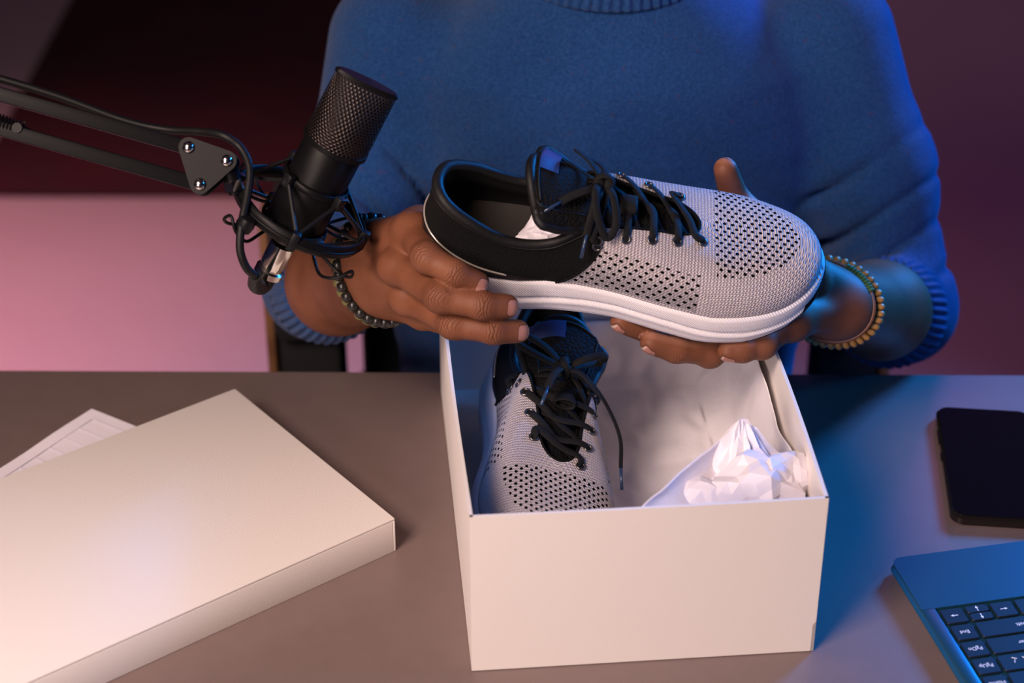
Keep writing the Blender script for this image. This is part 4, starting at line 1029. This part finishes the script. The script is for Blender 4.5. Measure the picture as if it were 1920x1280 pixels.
for i in range(4):
    a0 = math.radians(45+90*i); a1 = a0+math.radians(45)
    for z_, rr in ((.026, 1), (-.010, 1)):
        q = MB(); q.box(onring(R1+.0055, a0, z_), (.006, .007, .010), Bm@RotZ(a0), bev=.001); q.build('cradle_clip', M['black_plastic'], sm)
    q = MB(); q.box(onring(.0475, a1, .0), (.007, .006, .014), Bm@RotZ(a1), bev=.001); q.build('ring_clip', M['black_plastic'], sm)
    # hairpin wire from the cradle over the ring
    q = MB(); w0 = a0+.0
    pts = [onring(R1+.004, w0-.10, -.012), onring(.036, w0-.16, -.016), onring(.050, w0-.20, -.018), onring(.060, w0-.12, -.012), onring(.063, w0, -.004), onring(.060, w0+.12, -.012), onring(.050, w0+.20, -.018), onring(.036, w0+.16, -.016), onring(R1+.004, w0+.10, -.012)]
    q.tube(spline(pts, 40), .0012, 7); q.build('wire_hook', M['black_metal'], sm)
    for da in (-1, 1):
        for z_ in (.026, -.010):
            q = MB(); q.tube(np.array([onring(R1+.006, a0, z_), onring(.0465, a0+da*math.radians(45), .004 if z_ > 0 else -.003)]), .0015, 7); q.build('elastic_cord', M['rubber'], sm)
# triangular plate and bars
dpt = 1.352
pa, pb_, pc = PD(357, 278, dpt), PD(428, 303, dpt), PD(378, 347, dpt); vn = nrm(np.cross(pb_-pa, pc-pa)); vn = vn if vn[1] < 0 else -vn
def plate(off):
    c = (pa+pb_+pc)/3; pts = []
    for p, q_ in ((pa, 0), (pb_, 1), (pc, 2)):
        prv, nxt = [pa, pb_, pc][q_-1], [pa, pb_, pc][(q_+1) % 3]; d = nrm(p-c); s0 = math.atan2(0, 1)
        B2 = basis(vn, nrm(p-c))
        for t in np.linspace(-1.05, 1.05, 9)*(1 if np.cross(pb_-pa, pc-pa)@vn > 0 else -1): pts.append(p+(np.array([math.cos(t), math.sin(t), 0])*.0068)@B2.T)
    pts = np.array(pts)-o0; k = len(pts); V = np.concatenate([pts+vn*(off), pts+vn*(off+.0022)])
    return V, [tuple(range(k, 2*k)), tuple(reversed(range(k)))]+[(i, (i+1) % k, k+(i+1) % k, k+i) for i in range(k)]
for off in (.0055, -.0077):
    V, F = plate(off); mesh('joint_plate', V, F, M['black_metal'], bo, True, 40)
for p in (pa, pb_, pc):
    q = MB(); q.lathe([(.0042, 0), (.0042, .0008), (.0036, .0022), (.0022, .0032), (.0004, .0036)], 20, basis(vn), p-o0+vn*.0077); q.build('rivet', M['chrome'], bo)
ea, ec = PD(-640, -4, 1.335), PD(-640, 62, 1.335)
def bar(name, a, b, w_=.0098):
    d = b-a; q = MB(); B2 = basis(nrm(d), vn); q.box((a+b)/2-o0, (w_, w_, np.linalg.norm(d)), B2, bev=.0012); q.build(name, M['black_metal'], bo)
bar('upper_bar', pa+nrm(pa-ea)*.004, ea); bar('upper_bar', pc+nrm(pc-ec)*.004, ec)
# short arm from the plate to the mount
e0, e1 = pb_+nrm(rc-pb_)*.0, onring(.0490, math.radians(0), 0)+o0
near = min([onring(.0500, t, 0)+o0 for t in np.linspace(0, 6.28, 60)], key=lambda p: np.linalg.norm(p-PD(478, 330, 1.352)))
q = MB(); q.tube(np.array([e0, e0*.5+near*.5, near])-o0, [.0062, .0056, .005], 12); q.build('swivel', M['black_metal'], bo)
q = MB(); mid = e0*.42+near*.58; q.tube(np.array([mid, mid+nrm(near-e0)*.007])-o0, .0068, 6); q.build('swivel_nut', M['chrome'], bo)
# wing knob under the ring
kp = onring(.052, math.radians(200), -.008); q = MB(); q.lathe([(.003, -.006), (.0055, -.005), (.0065, 0), (.0055, .005), (.003, .006)], 10, Bm, min([onring(.054, t, -.006) for t in np.linspace(0, 6.28, 60)], key=lambda p: np.linalg.norm(p+o0-PD(484, 428, 1.36)))); q.build('wing_knob', M['black_plastic'], bo)
# springs between the bars
for off, uu in ((-.006, 0), (.006, 0)):
    s0, s1 = PD(38, 243+off*600, 1.352)+vn*off, PD(-420, 95+off*600, 1.34)+vn*off; d = s1-s0; B2 = basis(nrm(d)); nturn = 70; t = np.linspace(0, 1, nturn*9)
    q = MB(); q.tube(s0-o0+d*t[:, None]+(np.stack([.0045*np.cos(t*nturn*6.283), .0045*np.sin(t*nturn*6.283), 0*t], 1))@B2.T, .0009, 5); q.build('spring', M['black_metal'], bo)
q = MB(); q.tube(np.array([PD(40, 243, 1.352)-vn*.012, PD(40, 243, 1.352)+vn*.012])-o0, .0035, 10); q.build('spring_pin', M['black_metal'], bo)
# elbow joint, lower arm, clamp: beyond the left edge of the picture
q = MB(); q.box((ea+ec)/2-o0, (.05, .02, .05), bev=.004); q.build('elbow_joint', M['black_metal'], bo)
for dx in (-.014, .014): bar('lower_bar', np.array([ea[0]+dx, ea[1], ea[2]-.01]), np.array([-.72+dx, 1.33, .07]))
q = MB(); q.lathe([(.016, .0), (.016, .05), (.012, .055), (.012, .085), (.006, .088)], 20, None, (0, 0, 0)); q.build('pivot_post', M['black_metal'], bo)
q = MB(); q.box((0, .0, .004), (.05, .06, .008), bev=.002); q.box((0, .036, -.02), (.05, .008, .055), bev=.002); q.box((0, .01, -.046), (.05, .06, .006), bev=.002); q.build('desk_clamp', M['black_metal'], bo)
tag(bo, 'black spring boom arm with shock mount reaching in from the left', 'microphone arm')

# ------------------------------------------------------------------ the two shoes
bow1 = dict(loops=[[(0, 0, 0), (-.010, .010, .010), (-.020, .022, .008), (-.012, .027, -.004), (0, .014, .000), (0, 0, 0)],
                   [(0, 0, 0), (-.006, -.012, .008), (-.004, -.026, -.002), (.004, -.034, -.016), (.010, -.026, -.010), (.006, -.010, .002), (0, 0, 0)]],
            ends=[[(0, 0, 0), (-.010, -.010, .006), (-.022, -.017, .006), (-.030, -.022, .004)],
                  [(0, 0, 0), (-.004, -.014, .004), (-.008, -.026, -.006), (-.010, -.034, -.016)]])
bow2 = dict(loops=[[(0, 0, 0), (-.004, .016, .010), (-.012, .034, .012), (-.020, .036, .000), (-.010, .018, -.001), (0, 0, 0)],
                   [(0, 0, 0), (-.004, -.014, .010), (-.016, -.030, .010), (-.022, -.030, .000), (-.012, -.014, -.001), (0, 0, 0)]],
            ends=[[(0, 0, 0), (.010, -.012, .004), (.026, -.030, -.004), (.046, -.045, -.018), (.062, -.050, -.034)],
                  [(0, 0, 0), (.010, .006, .004), (.022, .012, .002), (.030, .014, -.002)]])
SHS = .97
s1 = build_shoe('sneaker', False, bow1)
Rm = Matrix(((.9974, .0410, .0620), (-.0125, .9130, -.4080), (-.0730, .4060, .9110)))
s1.matrix_world = Matrix.Translation((-.0644, 1.2186, .1821))@Rm.to_quaternion().to_matrix().to_4x4()@Matrix.Scale(SHS, 4)
tag(s1, 'grey knit running sneaker held up in both hands', 'shoe', 'pair of grey and black sneakers')
s2 = build_shoe('sneaker', True, bow2)
s2.matrix_world = Matrix.Translation((.005, 1.300, .0210))@Matrix.Rotation(-1.535, 4, 'Z')@Matrix.Rotation(-.30, 4, 'X')@Matrix.Scale(SHS, 4)
tag(s2, 'grey knit running sneaker lying in the box', 'shoe', 'pair of grey and black sneakers')
# paper stuffing in the held shoe
st = empty('shoe_stuffing', (0, 0, 0)); V, F = blob((0.090, -.012, .056), (.021, .018, .019), 21, .006, 30)
mesh('wad', V, F, M['tissue'], st, False); st.matrix_world = s1.matrix_world.copy()
tag(st, 'white paper stuffing inside the held sneaker', 'tissue paper')
